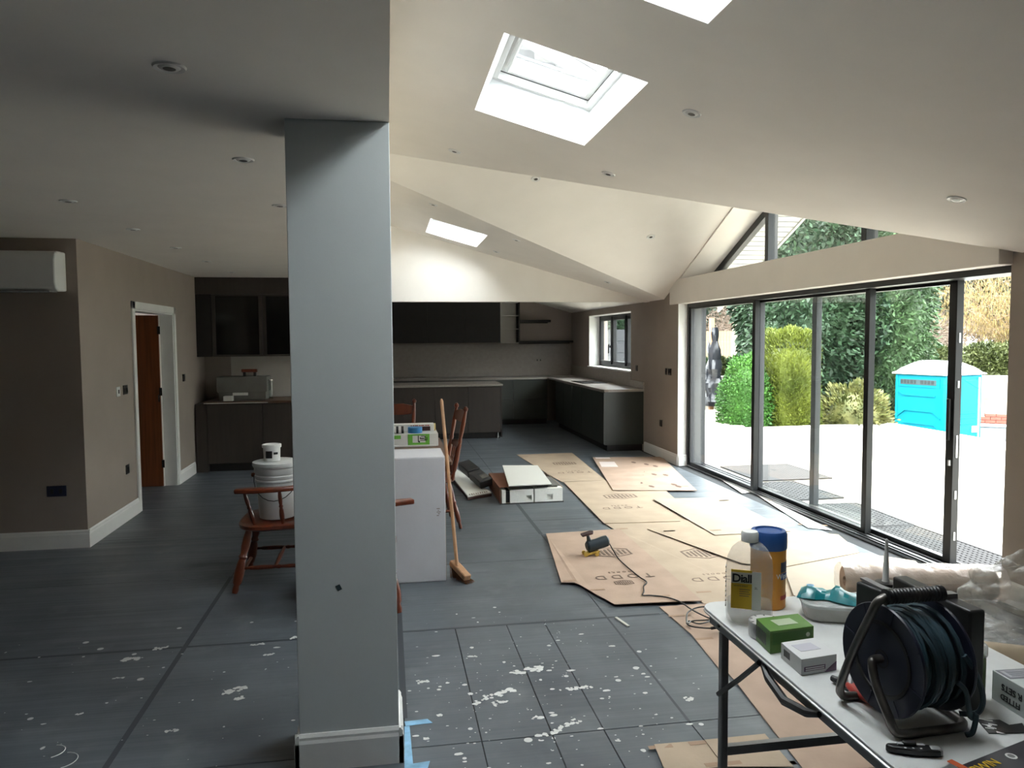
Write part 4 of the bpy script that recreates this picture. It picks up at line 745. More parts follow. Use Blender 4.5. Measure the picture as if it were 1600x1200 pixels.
for k in range(4): MB().box(-.03, .003-.004*(k % 2), -.0016, -.001, .122-.007*k, .124-.007*k, LB).build('small_print', 'cardboard_print', t, smooth=False)
for k in range(9): MB().box(-.0745, -.072, -.012, .012, .05+.016*k, .056+.016*k, BQ).build('grip_rib', 'leg_grey', t)
# ---- wipes tub
t = thing('wipes_tub', 'orange plastic wipes tub with a blue lid behind the clear bottle', 'tub', (1.288, 2.372, T)); c = (1.288, 2.372, T); OR = mat('tub_orange', (.66, .27, .015), .45)
MB().lathe([(.055, 0), (.058, .004), (.059, .20), (.057, .218), (.01, .218)], 32, c).build('body', OR, t); MB().lathe([(.061, .205), (.062, .21), (.062, .255), (.056, .266), (.045, .268), (.042, .262), (.005, .264)], 32, c).build('lid', mat('lid_blue', (.018, .075, .26), .4), t)
MB().box(c[0]-.075, c[0]-.05, c[1]-.035, c[1]-.01, T+.235, T+.262).build('lid_tab', 'lid_blue', t, bevel=.006)
curved_label(c, .0597, R(-75), R(-5), T+.13, T+.165, 'dark_band', mat('band_navy', (.02, .025, .05), .4), t); curved_label(c, .0599, R(-75), R(-5), T+.105, T+.128, 'blue_band', mat('band_blue', (.02, .05, .2), .4), t); curved_label(c, .0597, R(-75), R(-10), T+.035, T+.05, 'red_band', 'print_red', t)
def wrap_text(s, size, c_, r_, ang, z, mt, par):
    me = text_mesh(s, size)
    for v in me.vertices:
        a = ang+v.co.x/r_; v.co = Vector((c_[0]+(r_+v.co.z)*math.cos(a), c_[1]+(r_+v.co.z)*math.sin(a), z+v.co.y))
    place('lettering', me, mt, par, smooth=False)
wrap_text('Wipes', .024, c, .0603, R(-62), T+.117, 'white_plastic', t)
# ---- duct tape
t = thing('duct_tape', 'silver duct tape roll lying by the foot of the clear bottle', 'tape', (1.15, 2.12, T)); c = (1.150, 2.122, T)
MB().lathe([(.04, .001), (.053, .001), (.054, .006), (.054, .044), (.053, .048), (.04, .048)], 32, c).build('tape_ring', mat('foil_silver', (.55, .55, .55), .28, metal=.9, bump=.3, bs=40), t); MB().lathe([(.0375, .001), (.04, .001), (.04, .047), (.0375, .047)], 32, c).build('core', 'white_plastic', t); MB().lathe([(.042, .0482), (.051, .0482), (.051, .0486), (.042, .0486)], 32, c).build('printed_side', 'paper_white', t)
for k in range(10): a = k*.628; MB().box(-.004, .004, -.0025, .0025, 0, .0004, Matrix.Translation((c[0]+.0465*math.cos(a), c[1]+.0465*math.sin(a), T+.0487)) @ Matrix.Rotation(a, 4, 'Z')).build('printed_mark', 'black_plastic', t, smooth=False)
# ---- boxes
def card_box(name, label, px_l, px_n, px_r, h, mt):
    l, n_, r_ = PZ(*px_l, T), PZ(*px_n, T), PZ(*px_r, T); t = thing(name, label, 'box', (n_.x, n_.y, T)); q = l+(r_-n_)
    MB().prism([(p.x, p.y, T) for p in (l, n_, r_, q)], (0, 0, h)).build('carton', mt, t, bevel=.0012)
    return t, l, n_, r_
GN = mat('box_green', (.085, .20, .03), .45, var=.1); PG = mat('box_pale', (.42, .50, .34), .5)
t, l, n_, r_ = card_box('green_box', 'green cardboard box in front of the duct tape', (1181, 1000), (1203, 1022), (1271, 1013), .068, GN)
f = frameM(n_.lerp(r_, .5)+Vector((0, 0, .034)), r_-n_, (0, 0, 1)); s_ = frameM(n_.lerp(l, .5)+Vector((0, 0, .034)), n_-l, (0, 0, 1)); w_ = (r_-n_).length/2
MB().box(-w_*.9, w_*.9, -.008, .028, .0004, .001, f).build('front_panel', mat('green_dark', (.05, .15, .02), .45), t, smooth=False); MB().lathe([(.0065, 0), (.0068, .001)], 16, M=f @ Matrix.Translation((w_*.72, .012, .0007))).build('seal', PG, t)
b = MB()
for k in range(7): b.box(-.05+.011*k, -.043+.011*k, -.02, .016, .0004, .0009, s_)
b.build('barcode', 'black_plastic', t, smooth=False); tp = Matrix.Translation((0, 0, .0685)) @ frameM((l+r_)/2, r_-n_, l-n_); MB().box(-.034, .034, -.02, .024, -.0002, .0004, tp).build('top_label', PG, t, smooth=False)
for k in range(3): MB().box(-.03+.012*k, .0+.008*k, -.016+.001*k, -.013+.001*k, .0009, .0013, f).build('printed_mark', 'black_plastic', t, smooth=False)
WB = mat('box_white', (.60, .60, .60), .5)
t, l, n_, r_ = card_box('white_box', 'white and purple cardboard box beside the green box', (1220, 1028), (1252, 1056), (1307, 1047), .046, WB)
f = frameM(n_.lerp(r_, .5)+Vector((0, 0, .023)), r_-n_, (0, 0, 1)); s_ = frameM(n_.lerp(l, .5)+Vector((0, 0, .023)), n_-l, (0, 0, 1)); w_ = (r_-n_).length/2; PP = mat('box_purple', (.10, .045, .10), .5)
MB().box(-w_*.85, w_*.35, -.013, .0, .0004, .0009, f).build('purple_band', PP, t, smooth=False)
MB().prism([f @ Vector(p) for p in ((w_*.3, -.022, .0006), (w_*.98, -.022, .0006), (w_*.98, .004, .0006), (w_*.75, -.004, .0006))], f.to_3x3() @ Vector((0, 0, .0005))).build('purple_wave', PP, t, smooth=False)
for z in (-.004, -.0095): MB().box(-w_*.78, w_*.28, z-.0014, z+.0014, .001, .0014, f).build('printed_line', 'white_plastic', t, smooth=False)
b = MB()
for k in range(6): b.box(-.04+.006*k, -.0365+.006*k, -.008, .012, .0004, .0009, s_)
b.build('barcode', 'black_plastic', t, smooth=False); tp = Matrix.Translation((0, 0, .0465)) @ frameM((l+r_)/2, r_-n_, l-n_); MB().box(-.035, .03, -.015, .03, -.0002, .0004, tp).build('top_print', mat('print_lilac', (.45, .44, .50), .5), t, smooth=False)
# ---- lunch container with teal packet
t = thing('food_container', 'shallow clear plastic container with a pale lid on the folding table', 'container', (1.45, 2.24, T)); c = Matrix.Translation((1.455, 2.235, T)) @ Matrix.Rotation(R(-20), 4, 'Z'); CP = film_mat('clear_tub', (.68, .66, .62), .62)
MB().lathe([(.09, .001), (.098, .006), (.106, .048), (.104, .048)], 40, sx=1.0, sy=.72, p=4, M=c).build('tub_body', CP, t); MB().lathe([(.110, .046), (.112, .05), (.112, .056), (.106, .060), (.095, .057), (.02, .057)], 40, sx=1.0, sy=.72, p=4, M=c).build('lid', film_mat('tub_lid', (.66, .70, .68), .7), t)
t = thing('teal_packet', 'crumpled teal foil packet on the lid of the clear container', 'packet', (1.44, 2.25, T+.06)); b = MB(); rnd = random.Random(5); NX, NY = 14, 9; vs = []
for i in range(NX):
    for j in range(NY):
        u_, v_ = i/(NX-1)-.5, j/(NY-1)-.5; pinch = 1-.35*math.exp(-((u_+.02)/.13)**2); e_ = (1-(2*abs(u_))**4)*(1-(2*abs(v_))**2.5)
        vs.append((u_*.185, v_*.115*pinch, .062+e_*(.03+.010*math.sin(u_*11+v_*4)*(1 if abs(u_) > .1 else .2)-.016*math.exp(-((u_+.02)/.09)**2))+rnd.uniform(0, .003)))
vs2 = [(x, y, .0605) for x, y, z in vs]; fs = [(i*NY+j, (i+1)*NY+j, (i+1)*NY+j+1, i*NY+j+1) for i in range(NX-1) for j in range(NY-1)]; k = NX*NY
b.add([tuple(Matrix.Translation((1.44, 2.25, T)) @ Matrix.Rotation(R(-38), 4, 'Z') @ Vector(v)) for v in vs+vs2], fs+[tuple(q+k for q in f_[::-1]) for f_ in fs]); b.build('wrapper', mat('teal_foil', (.005, .20, .23), .28, var=.15, vs=30, spec=.7), t, ang=20)
MB().lathe([(.012, .0), (.013, .0008)], 14, M=Matrix.Translation((1.395, 2.285, T+.092))).build('sticker', 'tape_light_blue', t)
# ---- black case halves and sealant behind the reel
t = thing('black_case', 'open black plastic tool case standing behind the cable reel', 'case', (1.5, 1.9, T))
def slab(p, q, th, z1, name, nx):
    d = (q-p).normalized(); n_ = Vector((-d.y, d.x, 0))*nx; MB().prism([(p.x, p.y, T), (q.x, q.y, T), (q.x+n_.x*th, q.y+n_.y*th, T), (p.x+n_.x*th, p.y+n_.y*th, T)], (0, 0, z1-T)).build(name, 'black_plastic', t, bevel=.006)
    return d, n_
p, q = PZ(1337, 908, .985), PZ(1398, 932, .985); slab(p, q, .05, .985, 'case_half', 1)
p2, q2 = PZ(1394, 900, 1.0), PZ(1516, 955, 1.0); slab(p2, q2, .045, 1.0, 'case_half', 1); m_ = p2.lerp(q2, .72)
MB().box(-.02, .02, -.012, .012, 0, .012, Matrix.Translation((m_.x+.02, m_.y+.02, 1.0))).build('latch', 'leg_grey', t)
MB().box(-.01, .01, -.05, .05, 0, .006, Matrix.Translation((p.x+.03, p.y-.04, .985))).build('hinge_pin', 'leg_grey', t)
s0 = PY(1384, 905, 2.0); s1 = PY(1384, 843, 2.0)
t = thing('sealant_tube', 'grey sealant cartridge with a long white nozzle behind the reel', 'sealant', (s0.x, 2.0, T)); MB().lathe([(.024, T), (.025, T+.004), (.025, s0.z-.02), (.02, s0.z-.012), (.012, s0.z-.008)], 24, (s0.x, 2.0, 0)).build('cartridge', mat('cart_grey', (.45, .46, .46), .4), t)
MB().lathe([(.012, s0.z-.01), (.0095, s0.z), (.0075, s0.z+.05), (.004, s1.z), (.002, s1.z+.002)], 16, (s0.x, 2.0, 0)).build('nozzle', 'white_plastic', t); MB().lathe([(.026, s0.z-.02), (.03, s0.z-.016), (.03, s0.z-.008), (.024, s0.z-.006)], 24, (s0.x, 2.0, 0)).build('collar', 'black_plastic', t)
# ---- cable reel
RC = Vector((1.235, 1.60, T+.153)); X0, X1 = -.072, .070
t = thing('cable_reel', 'dark blue cable reel with steel tube frame on the folding table', 'cable reel', (RC.x, RC.y, T)); AX = Matrix.Translation(RC) @ Matrix.Rotation(R(6), 4, 'Z') @ Matrix.Rotation(R(90), 4, 'Y')   # local z = reel axis (+X)
NV = mat('reel_navy', (.010, .012, .030), .42, var=.25, vs=9); CB = mat('cable_teal', (.022, .048, .064), .5, var=.3, vs=14)
MB().lathe([(.09, X0-.001), (.132, X0-.004), (.134, X0), (.132, X0+.004), (.085, X0+.003)], 56, M=AX).build('flange', NV, t); MB().lathe([(.085, X1-.003), (.132, X1-.004), (.134, X1), (.132, X1+.004), (.02, X1+.004)], 56, M=AX).build('flange', NV, t)
fl = MB().lathe([(.018, X0+.022), (.06, X0+.020), (.078, X0+.006), (.084, X0-.004), (.092, X0-.004), (.092, X0+.003)], 48, M=AX).build('recessed_hub', mat('hub_black', (.010, .009, .010), .5, var=.2), t); MB().lathe([(.055, X0+.02), (.055, X1-.003)], 32, M=AX).build('drum', NV, t)
for k in range(8):
    a = k*math.pi/4+.3; MB().box(.094, .131, -.0012, .0012, X0-.0062, X0-.0035, AX @ Matrix.Rotation(a, 4, 'Z')).build('flange_rib', NV, t, smooth=False)
pts = []; rnd = random.Random(11); turns = 30
for layer, (rr, n_) in enumerate(((.066, 11), (.078, 11), (.090, 10), (.102, 9), (.112, 7))):
    jz = [rnd.uniform(-.006, .006)*(1 if layer < 3 else 2.6) for _ in range(n_+2)]
    for k in range(n_*20):
        u_ = k/(n_*20); zz = X0+.012+(X1-X0-.024)*(u_ if layer % 2 == 0 else 1-u_)+(jz[k//20]*math.sin(k*.314) if layer > 1 else 0); a = k*math.pi/10
        pts.append(AX @ Vector(((rr+(.007*math.sin(a*1.0+1.7*(k//20)) if layer > 2 else 0))*math.cos(a), rr*math.sin(a), max(X0+.009, min(X1-.009, zz)))))
MB().tube(pts, .0058, 6).build('wound_cable', CB, t)
def tubeW(p, r_, name, mt, n=8, k=6): return MB().tube(smooth_path([Vector(v) for v in p], k), r_, n).build(name, mt, t)
x0, x1 = RC.x+X0-.030, RC.x+X1+.035; zb = T+.0105; yf, yr = RC.y-.085, RC.y+.10; zt = T+.307
tubeW([(RC.x+X0+.018, RC.y-.006, RC.z), (x0+.012, RC.y-.006, RC.z), (x0, RC.y-.014, RC.z-.008), (x0, RC.y-.03, RC.z-.05), (x0+.003, yf+.012, zb+.035), (x0+.012, yf, zb+.006), (x0+.035, yf-.004, zb), ((x0+x1)/2, yf-.004, zb), (x1-.03, yf, zb), (x1-.006, yf+.015, zb), (x1, yf+.04, zb), (x1, yr-.04, zb), (x1-.01, yr-.01, zb), (x1-.04, yr, zb), ((x0+x1)/2, yr, zb), (x0+.02, yr, zb), (x0-.005, yr-.004, zb+.008), (x0-.014, yr-.012, zb+.04), (x0-.006, yr-.05, RC.z), (x0+.004, yr-.10, zt-.045), (x0+.012, yr-.112, zt-.012), (x0+.035, yr-.112, zt)], .0105, 'tube_frame', 'steel_tube', 10)
hx0, hx1 = x0+.03, x0+.185; pr = [(hx0, .012), (hx0+.002, .019)]
for k in range(16): pr += [(hx0+.012+k*.0088, .0165), (hx0+.015+k*.0088, .0185), (hx0+.0185+k*.0088, .0165)]
pr += [(hx1-.012, .019), (hx1-.002, .019), (hx1, .012)]
MB().tube([(x, yr-.112, zt) for x, _ in pr], [r_ for _, r_ in pr], 16).build('handle_grip', 'black_plastic', t, ang=60)
MB().lathe([(.014, X0-.0), (.022, X0-.002), (.022, X0+.022)], 20, M=AX).build('axle_boss', 'hub_black', t)
tubeW([AX @ Vector((.02, -.115, .035)), (RC.x+.062, RC.y-.118, RC.z-.04), (RC.x+.075, RC.y-.12, RC.z-.10), (RC.x+.085, RC.y-.125, zb+.05), (RC.x+.075, RC.y-.128, zb+.012), (RC.x+.06, RC.y-.125, zb+.004)], .0062, 'loose_cable', CB); tubeW([AX @ Vector((-.04, -.112, .055)), (RC.x+.09, RC.y-.115, RC.z), (RC.x+.115, RC.y-.11, RC.z-.06), (RC.x+.112, RC.y-.10, zb+.04), (RC.x+.08, RC.y-.08, zb+.03)], .0062, 'loose_cable', CB)
# ---- pliers
a, c_ = PZ(1300, 1066, T), PZ(1345, 1088, T); d = (c_-a).normalized(); t = thing('pliers', 'red and black handled pliers half under the cable reel frame', 'pliers', (a.x, a.y, T)); RD = mat('grip_red', (.36, .03, .02), .45); n_ = Vector((-d.y, d.x, 0))
MB().tube([a+Vector((0, 0, .012)), a+d*.03+Vector((0, 0, .012)), a+d*.06+Vector((0, 0, .012))], [.008, .011, .008], 10).build('jaws', 'black_plastic', t); MB().tube([a+n_*.03+d*.03+Vector((0, 0, .02)), a+n_*.02+d*.045+Vector((0, 0, .025)), a+d*.06+Vector((0, 0, .014))], [.013, .012, .008], 8).build('pivot', 'leg_grey', t)
for s_ in (-1, 1): MB().tube([a+d*.05+Vector((0, 0, .0135)), a+d*.085+n_*s_*.014+Vector((0, 0, .0135)), a+d*.15+n_*s_*.022+Vector((0, 0, .0135))], [.008, .0125, .011], 10).build('handle', RD if s_ < 0 else RD, t)
# ---- green can
c = PZ(1530, 1098, T); t = thing('spray_can', 'green tin with a clear cap between reel and white box', 'can', (c.x, c.y+.02, T)); c = (c.x+.004, c.y+.022, T); MB().lathe([(.023, 0), (.0245, .003), (.0245, .112), (.022, .118)], 24, c).build('can_body', mat('can_green', (.10, .17, .05), .35, var=.2, vs=30), t); MB().lathe([(.0265, .116), (.028, .12), (.0275, .142), (.024, .146)], 24, c).build('cap', film_mat('clear_cap', (.5, .52, .5), .5), t)
# ---- boxed sets
a, c_ = PZ(1549, 1091, T), PZ(1601, 1124, T); d = (c_-a).normalized(); n_ = Vector((-d.y, d.x, 0)); t = thing('white_carton', 'white printed carton with grey top label beside the green tin', 'carton', (a.x, a.y, T)); L_, W_, h = .34, .17, .075; CW = mat('carton_pale', (.52, .56, .54), .5)
MB().prism([(p.x, p.y, T) for p in (a, a+d*L_, a+d*L_+n_*W_, a+n_*W_)], (0, 0, h)).build('body', CW, t, bevel=.0015)
f = frameM(a+Vector((0, 0, h/2))-n_*.0008, d, (0, 0, 1)); fu = frameM(a-n_*.0008+Vector((0, 0, h/2)), -d, (0, 0, -1))
text('R SETS', .023, fu @ Matrix.Translation((-.066, -.010, 0)), 'black_plastic', t, bold=.012); text('FITTED', .020, fu @ Matrix.Translation((-.062, .015, 0)), 'black_plastic', t, bold=.012)
e = frameM(a+n_*W_/2+Vector((0, 0, h/2))-d*.0006, -n_, (0, 0, 1)); MB().box(-W_/2+.004, W_/2-.004, -h/2+.004, h/2-.01, 0, .0006, e).build('dark_end', 'black_plastic', t, smooth=False)
tp = frameM(a+n_*W_/2+Vector((0, 0, h+.0003)), d, n_); MB().box(.005, .055, -W_/2+.004, W_/2-.004, 0, .0006, tp).build('grey_label', mat('label_grey', (.20, .20, .22), .6), t, smooth=False); MB().box(.012, .048, -W_/2+.01, W_/2-.03, .0007, .0011, tp).build('label_print', mat('label_mid', (.40, .40, .43), .6), t, smooth=False)
for k in range(6): MB().box(.016+.005*k, .018+.005*k, -W_/2+.02, W_/2-.05-.01*(k % 2), .0012, .0015, tp).build('printed_line', 'label_grey', t, smooth=False)
MB().lathe([(.016, 0), (.019, 0), (.019, .0006), (.016, .0006)], 24, M=tp @ Matrix.Translation((.10, -.05, .0002))).build('printed_ring', 'black_plastic', t)
# ---- black card, knife, saw
q = [PZ(1526, 1125, T), PZ(1562, 1126, T), PZ(1577, 1134, T), PZ(1597, 1131, T), PZ(1606, 1146, T), PZ(1545, 1147, T)]
t = thing('blister_card', 'small black and white printed card lying by the reel', 'card', (q[0].x, q[0].y, T)); MB().prism([(p.x, p.y, T+.0005) for p in q][::-1], (0, 0, .002)).build('card', 'black_plastic', t, smooth=False)
rnd = random.Random(2)
for k in range(9):
    p = q[0].lerp(q[5], rnd.random())+(q[1]-q[0])*rnd.uniform(.05, .55); MB().box(-.009, .009, -.0016, .0016, 0, .0005, Matrix.Translation((p.x, p.y, T+.0026)) @ Matrix.Rotation(rnd.uniform(-.9, -.3), 4, 'Z')).build('white_print', 'white_plastic', t, smooth=False)
a, c_ = PZ(1384, 1176, T), PZ(1472, 1181, T); t = thing('utility_knife', 'black and grey retractable knife at the near table edge', 'knife', (a.x, a.y, T)); Mx = frameM(a+Vector((0, 0, .001)), c_-a, (0, 1, 0)); L_ = (c_-a).length
MB().prism([Mx @ Vector(p) for p in ((0, .006, 0), (.008, .014, 0), (L_*.55, .017, 0), (L_*.9, .014, 0), (L_, .006, 0), (L_, -.006, 0), (L_*.88, -.013, 0), (L_*.4, -.012, 0), (.01, -.004, 0))], (0, 0, .016)).build('body', 'black_plastic', t, bevel=.004)
MB().box(L_*.78, L_*.99, -.009, .011, .001, .0175, Mx).build('end_cap', mat('knife_grey', (.42, .43, .43), .4), t, bevel=.004); MB().box(L_*.22, L_*.7, .002, .009, .0165, .02, Mx).build('slider_track', 'knife_grey', t); MB().box(L_*.32, L_*.55, .0, .011, .018, .025, Mx).build('slider', 'black_plastic', t, bevel=.002)
for k in range(3): MB().box(L_*(.3+.14*k), L_*(.34+.14*k), -.0095, -.006, .0165, .0175, Mx).build('grip_mark', 'white_plastic', t)
q = [PZ(1466, 1212, T), PZ(1612, 1154, T), PZ(1640, 1205, T), PZ(1500, 1280, T)]; t = thing('saw_blade', 'dark sleeved saw blade with yellow lettering on the table', 'saw', (q[0].x, q[0].y, T)); MB().prism([(p.x, p.y, T+.0008) for p in q][::-1], (0, 0, .0025)).build('sleeve', mat('sleeve_dark', (.03, .03, .04), .4), t, smooth=False)
d = (q[1]-q[0]).normalized(); n_ = Vector((-d.y, d.x, 0)); c = q[0]+d*.115-n_*.026+Vector((0, 0, .0042)); text('IRWIN', .032, frameM(c, d, n_), mat('irwin_yellow', (.75, .50, .03), .5), t, .95); c = PZ(1580, 1184, T); c = Vector((c.x, c.y, T+.0034)); MB().lathe([(.011, 0), (.012, .0006)], 20, M=frameM(c, d, n_)).build('round_logo', 'white_plastic', t); MB().lathe([(.007, .0007), (.0075, .001)], 16, M=frameM(c, d, n_)).build('logo_centre', 'leg_grey', t)
oc = PZ(1513, 1205, T); Mx = frameM((oc.x, oc.y, T+.0034), d, n_); MB().box(-.012, .004, -.03, .04, 0, .002, Mx).build('orange_clip', mat('clip_orange', (.55, .10, .03), .5), t, bevel=.001); MB().box(-.07, -.014, -.03, .03, 0, .001, Mx).build('steel_tip', 'alu', t)
# ---- plastic wrapped roll and polythene heap behind the table
def crumple(name, c, rad, seed, mt, par, nu=40, nv=22, amp=.22):
    from mathutils import noise
    vs = []; 
    for j in range(nv+1):
        for i in range(nu):
            th = math.pi*j/nv; ph = 2*math.pi*i/nu; d_ = Vector((math.sin(th)*math.cos(ph), math.sin(th)*math.sin(ph), math.cos(th))); k = 1+amp*(abs(noise.noise(d_*2.3+Vector((seed, 0, 0))))*2-.5)+amp*.4*noise.noise(d_*6+Vector((0, seed, 0)))
            p = Vector((d_.x*rad[0], d_.y*rad[1], d_.z*rad[2]))*k+Vector(c); p.z = max(p.z, .006); vs.append(tuple(p))
    fs = [(j*nu+i, (j+1)*nu+i, (j+1)*nu+(i+1) % nu, j*nu+(i+1) % nu) for j in range(nv) for i in range(nu)]
    return MB().add(vs, fs).build(name, mt, par, ang=25)
PF = film_mat('polythene', (.60, .60, .56), .32)
t = thing('wrapped_roll', 'brown roll wrapped in clear polythene lying behind the table', 'roll', (2.5, 4.05, 0)); e = PZ(1319, 930, .012); ax = Vector((.97, -.25, 0)); e0 = Vector((e.x, e.y, .105)); MB().lathe([(.03, .35), (.03, 0), (.095, 0), (.095, .9)], 24, M=frameM(e0, (0, 0, 1), (ax.y, -ax.x, 0)) @ Matrix.Diagonal((1, 1, 1 if (frameM(e0, (0, 0, 1), (ax.y, -ax.x, 0)).to_3x3() @ Vector((0, 0, 1))).dot(ax) > 0 else -1, 1))).build('roll', 'cardboard_pink', t)
vs = []; rnd = random.Random(4)
for i in range(26):
    for k in range(24):
        a = 2*math.pi*k/24; rr = .101+rnd.uniform(0, .012)+(.012 if math.sin(a) > .2 else 0); u_ = -.03+i/25*.98; p = e0+ax*u_+Vector((-ax.y, ax.x, 0))*math.cos(a)*rr+Vector((0, 0, math.sin(a)*rr)); p.z = max(p.z, .012); vs.append(tuple(p))
MB().add(vs, [(i*24+k, (i+1)*24+k, (i+1)*24+(k+1) % 24, i*24+(k+1) % 24) for i in range(25) for k in range(24)]).build('polythene_wrap', film_mat('wrap_film', (.80, .78, .74), .38), t, ang=30)
t = thing('polythene_sheet', 'heap of crumpled clear polythene on the floor against the near right wall', 'plastic sheet', (3.3, 3.45, 0)); crumple('folds', (3.42, 3.48, .18), (.30, .34, .26), 1.7, PF, t, 72, 40, .2); crumple('folds', (3.08, 3.62, .05), (.3, .24, .07), 9.1, PF, t, 56, 30, .2)
t = thing('carpet_roll', 'tan underlay roll on the floor below the polythene heap', 'roll', (2.7, 2.9, 0)); MB().lathe([(.03, .4), (.03, 0), (.125, 0), (.125, 1.012)], 28, M=Matrix.Translation((2.62, 3.02, .13)) @ Vector((0, 0, 1)).rotation_difference(Vector((.88, -.5, 0))).to_matrix().to_4x4()).build('roll', mat('underlay', (.42, .34, .24), .9, var=.1), t)
# ================================================================== OUTSIDE
ZP = -.05; ZG = -1.15
mat('paving_cream', (.33, .30, .245), .7, var=.03, vs=3); mat('lawn', (.035, .055, .014), .95, var=.35, vs=1.2, bump=.5, bs=30); mat('soil', (.06, .05, .035), .95, var=.3, vs=3)
pv = struct(MB().prism([(4.09, -3, ZP-.35), (9.86, -3, ZP-.35), (9.86, 13.42, ZP-.35), (6.72, 13.3, ZP-.35), (7.95, 16.75, ZP-.35), (4.09, 17.0, ZP-.35)], (0, 0, .35)).build('patio', mat('patio_core', (.5, .47, .4), .8), smooth=False))
def inside(x, y): return x < 9.84 and (y < 13.3 or (x < 6.72+(y-13.3)*.356 and y < 16.75))
k = 0
for i in range(7):
    for j in range(24):
        x0, y0 = 4.1+i*.823, -2.9+j*.823
        if inside(x0+.82, y0+.81) and inside(x0, y0+.81): MB().box(x0+.002, x0+.821, y0+.002, y0+.821, ZP, ZP+.0035).build('paving_slab', 'paving_cream', pv, smooth=False)
b = MB().box(-60, 120, -60, 4.0, ZG-.3, ZG); b.box(9.86, 15.6, 4.0, 17.6, ZG-.3, ZG); b.box(3, 9.86, 13, 17.6, ZG-.3, ZG); b.box(15.6, 120, 4.0, 15, ZG-.3, ZG)
struct(b.build('ground', 'soil', smooth=False))
struct(MB().box(3, 15.4, 17.5, 21.6, ZG-.2, -.25).build('ground_bed', 'soil', smooth=False))
# rubber ring mats by the doors
def mat_lattice(label, x0, x1, y0, y1, step, bar, rot=0):
    t = thing('rubber_mat', label, 'mat', ((x0+x1)/2, (y0+y1)/2, ZP+.004), R(rot), 'rubber mats on the patio'); b = MB(); w_, h_ = (x1-x0)/2, (y1-y0)/2; z0, z1 = 0.0005, .014
    n_ = int(2*w_/step); m_ = int(2*h_/step)
    for i in range(n_+1): x = -w_+2*w_*i/n_; b.box(x-bar, x+bar, -h_, h_, z0, z1)
    for j in range(m_+1): y = -h_+2*h_*j/m_; b.box(-w_, w_, y-bar, y+bar, z0, z1-.001)
    o = b.build('lattice', mat('rubber', (.02, .019, .019), .8, spec=.3), t, smooth=False, world=False)
    MB().box(-w_-.01, w_+.01, -h_-.01, -h_+.012, 0.0004, .016).box(-w_-.01, w_+.01, h_-.012, h_+.01, 0.0004, .016).box(-w_-.01, -w_+.012, -h_, h_, 0.0004, .016).box(w_-.012, w_+.01, -h_, h_, 0.0004, .016).build('border', 'rubber', t, smooth=False, world=False)
mat_lattice('large fine-holed black rubber mat outside the far door pane', 4.33, 5.27, 8.22, 9.24, .034, .0135); mat_lattice('ring-patterned black rubber mat between the large mat and the overlapping mat', 4.14, 4.73, 7.18, 8.10, .055, .018, 2)
mat_lattice('black rubber mat overlapping the mat before the open door', 4.14, 4.69, 6.02, 6.92, .048, .016, -3); mat_lattice('black rubber mat right before the open door', 4.10, 4.66, 4.72, 5.97, .045, .014)
# ---- portable toilet
PT = PW(1468, 16.0, ZG); t = thing('portable_toilet', 'turquoise portable toilet with a white domed roof beyond the patio', 'portable toilet', PT, R(14))
TQ = mat('loo_turquoise', (.0, .16, .22), .6, spec=.15); TD = TQ; RW = mat('loo_white', (.72, .74, .74), .5)
H2 = .58
MB().box(-H2, H2, -H2, H2, .12, 2.02).build('cabin', TQ, t, bevel=.04, world=False); MB().box(-H2-.03, H2+.03, -H2-.03, H2+.03, .0, .14).build('skid_base', 'black_plastic', t, bevel=.02, world=False)
rf = [(-.63, 2.01), (-.63, 2.06), (-.5, 2.10), (-.36, 2.22), (-.16, 2.29), (.16, 2.29), (.36, 2.22), (.5, 2.10), (.63, 2.06), (.63, 2.01)]
n_ = len(rf); vs = []
for s_ in (1.0, .97, .80, .45):
    yy = {1.0: .63, .97: .60, .80: .45, .45: .2}[s_]
b = MB(); sec = [(-.63, .55), (-.50, .80), (-.3, 1.0), (.3, 1.0), (.50, .80), (.63, .55)]; vs = []
for y, s_ in sec: vs += [(x, y, 2.01+(z-2.01)*s_ if z > 2.02 else z) for x, z in rf]
fs = [(i*n_+k, i*n_+k+1, (i+1)*n_+k+1, (i+1)*n_+k) for i in range(len(sec)-1) for k in range(n_-1)]+[tuple(range(n_))[::-1], tuple((len(sec)-1)*n_+k for k in range(n_))]
b.add(vs, fs).build('roof', RW, t, world=False, ang=25)
# left (text) side faces -X -> towards the house; door side faces -Y
def side(pts, d): return MB().prism(pts, d)
MB().box(-H2-.012, -H2, -.48, .48, 1.74, 1.94).build('sign_recess', TD, t, world=False); b = MB()
rnd = random.Random(9); y = .44
pl = MB().box(-H2-.018, -H2-.012, -.40, .44, 1.79, 1.90).build('sign_plate', mat('sign_grey', (.03, .055, .06), .7), t, world=False)
while y > -.36:
    w_ = rnd.uniform(.05, .075); MB().box(-H2-.021, -H2-.018, y-w_, y, 1.81, 1.885).build('worn_letter', mat('sign_letter', (.012, .018, .02), .7), pl, world=False) if not (-.02 < y < .05) else None; y -= w_+.02
for z0, pts in ((0, [(.5, 1.62), (.38, 1.55), (-.38, 1.55), (-.38, 1.575), (.37, 1.575), (.5, 1.645)]), (1, [(.5, 1.12), (.33, 1.25), (-.33, 1.25), (-.5, 1.12), (-.5, 1.095), (-.33, 1.225), (.33, 1.225), (.5, 1.095)]), (2, [(.36, .98), (-.36, .98), (-.5, .86), (-.5, .835), (-.36, .955), (.36, .955)]), (3, [(.3, .86), (-.15, .86), (-.15, .835), (.3, .835)])):
    MB().prism([(-H2-.02, a, z) for a, z in pts], (.022, 0, 0)).build('pressed_rib', TD, t, world=False)
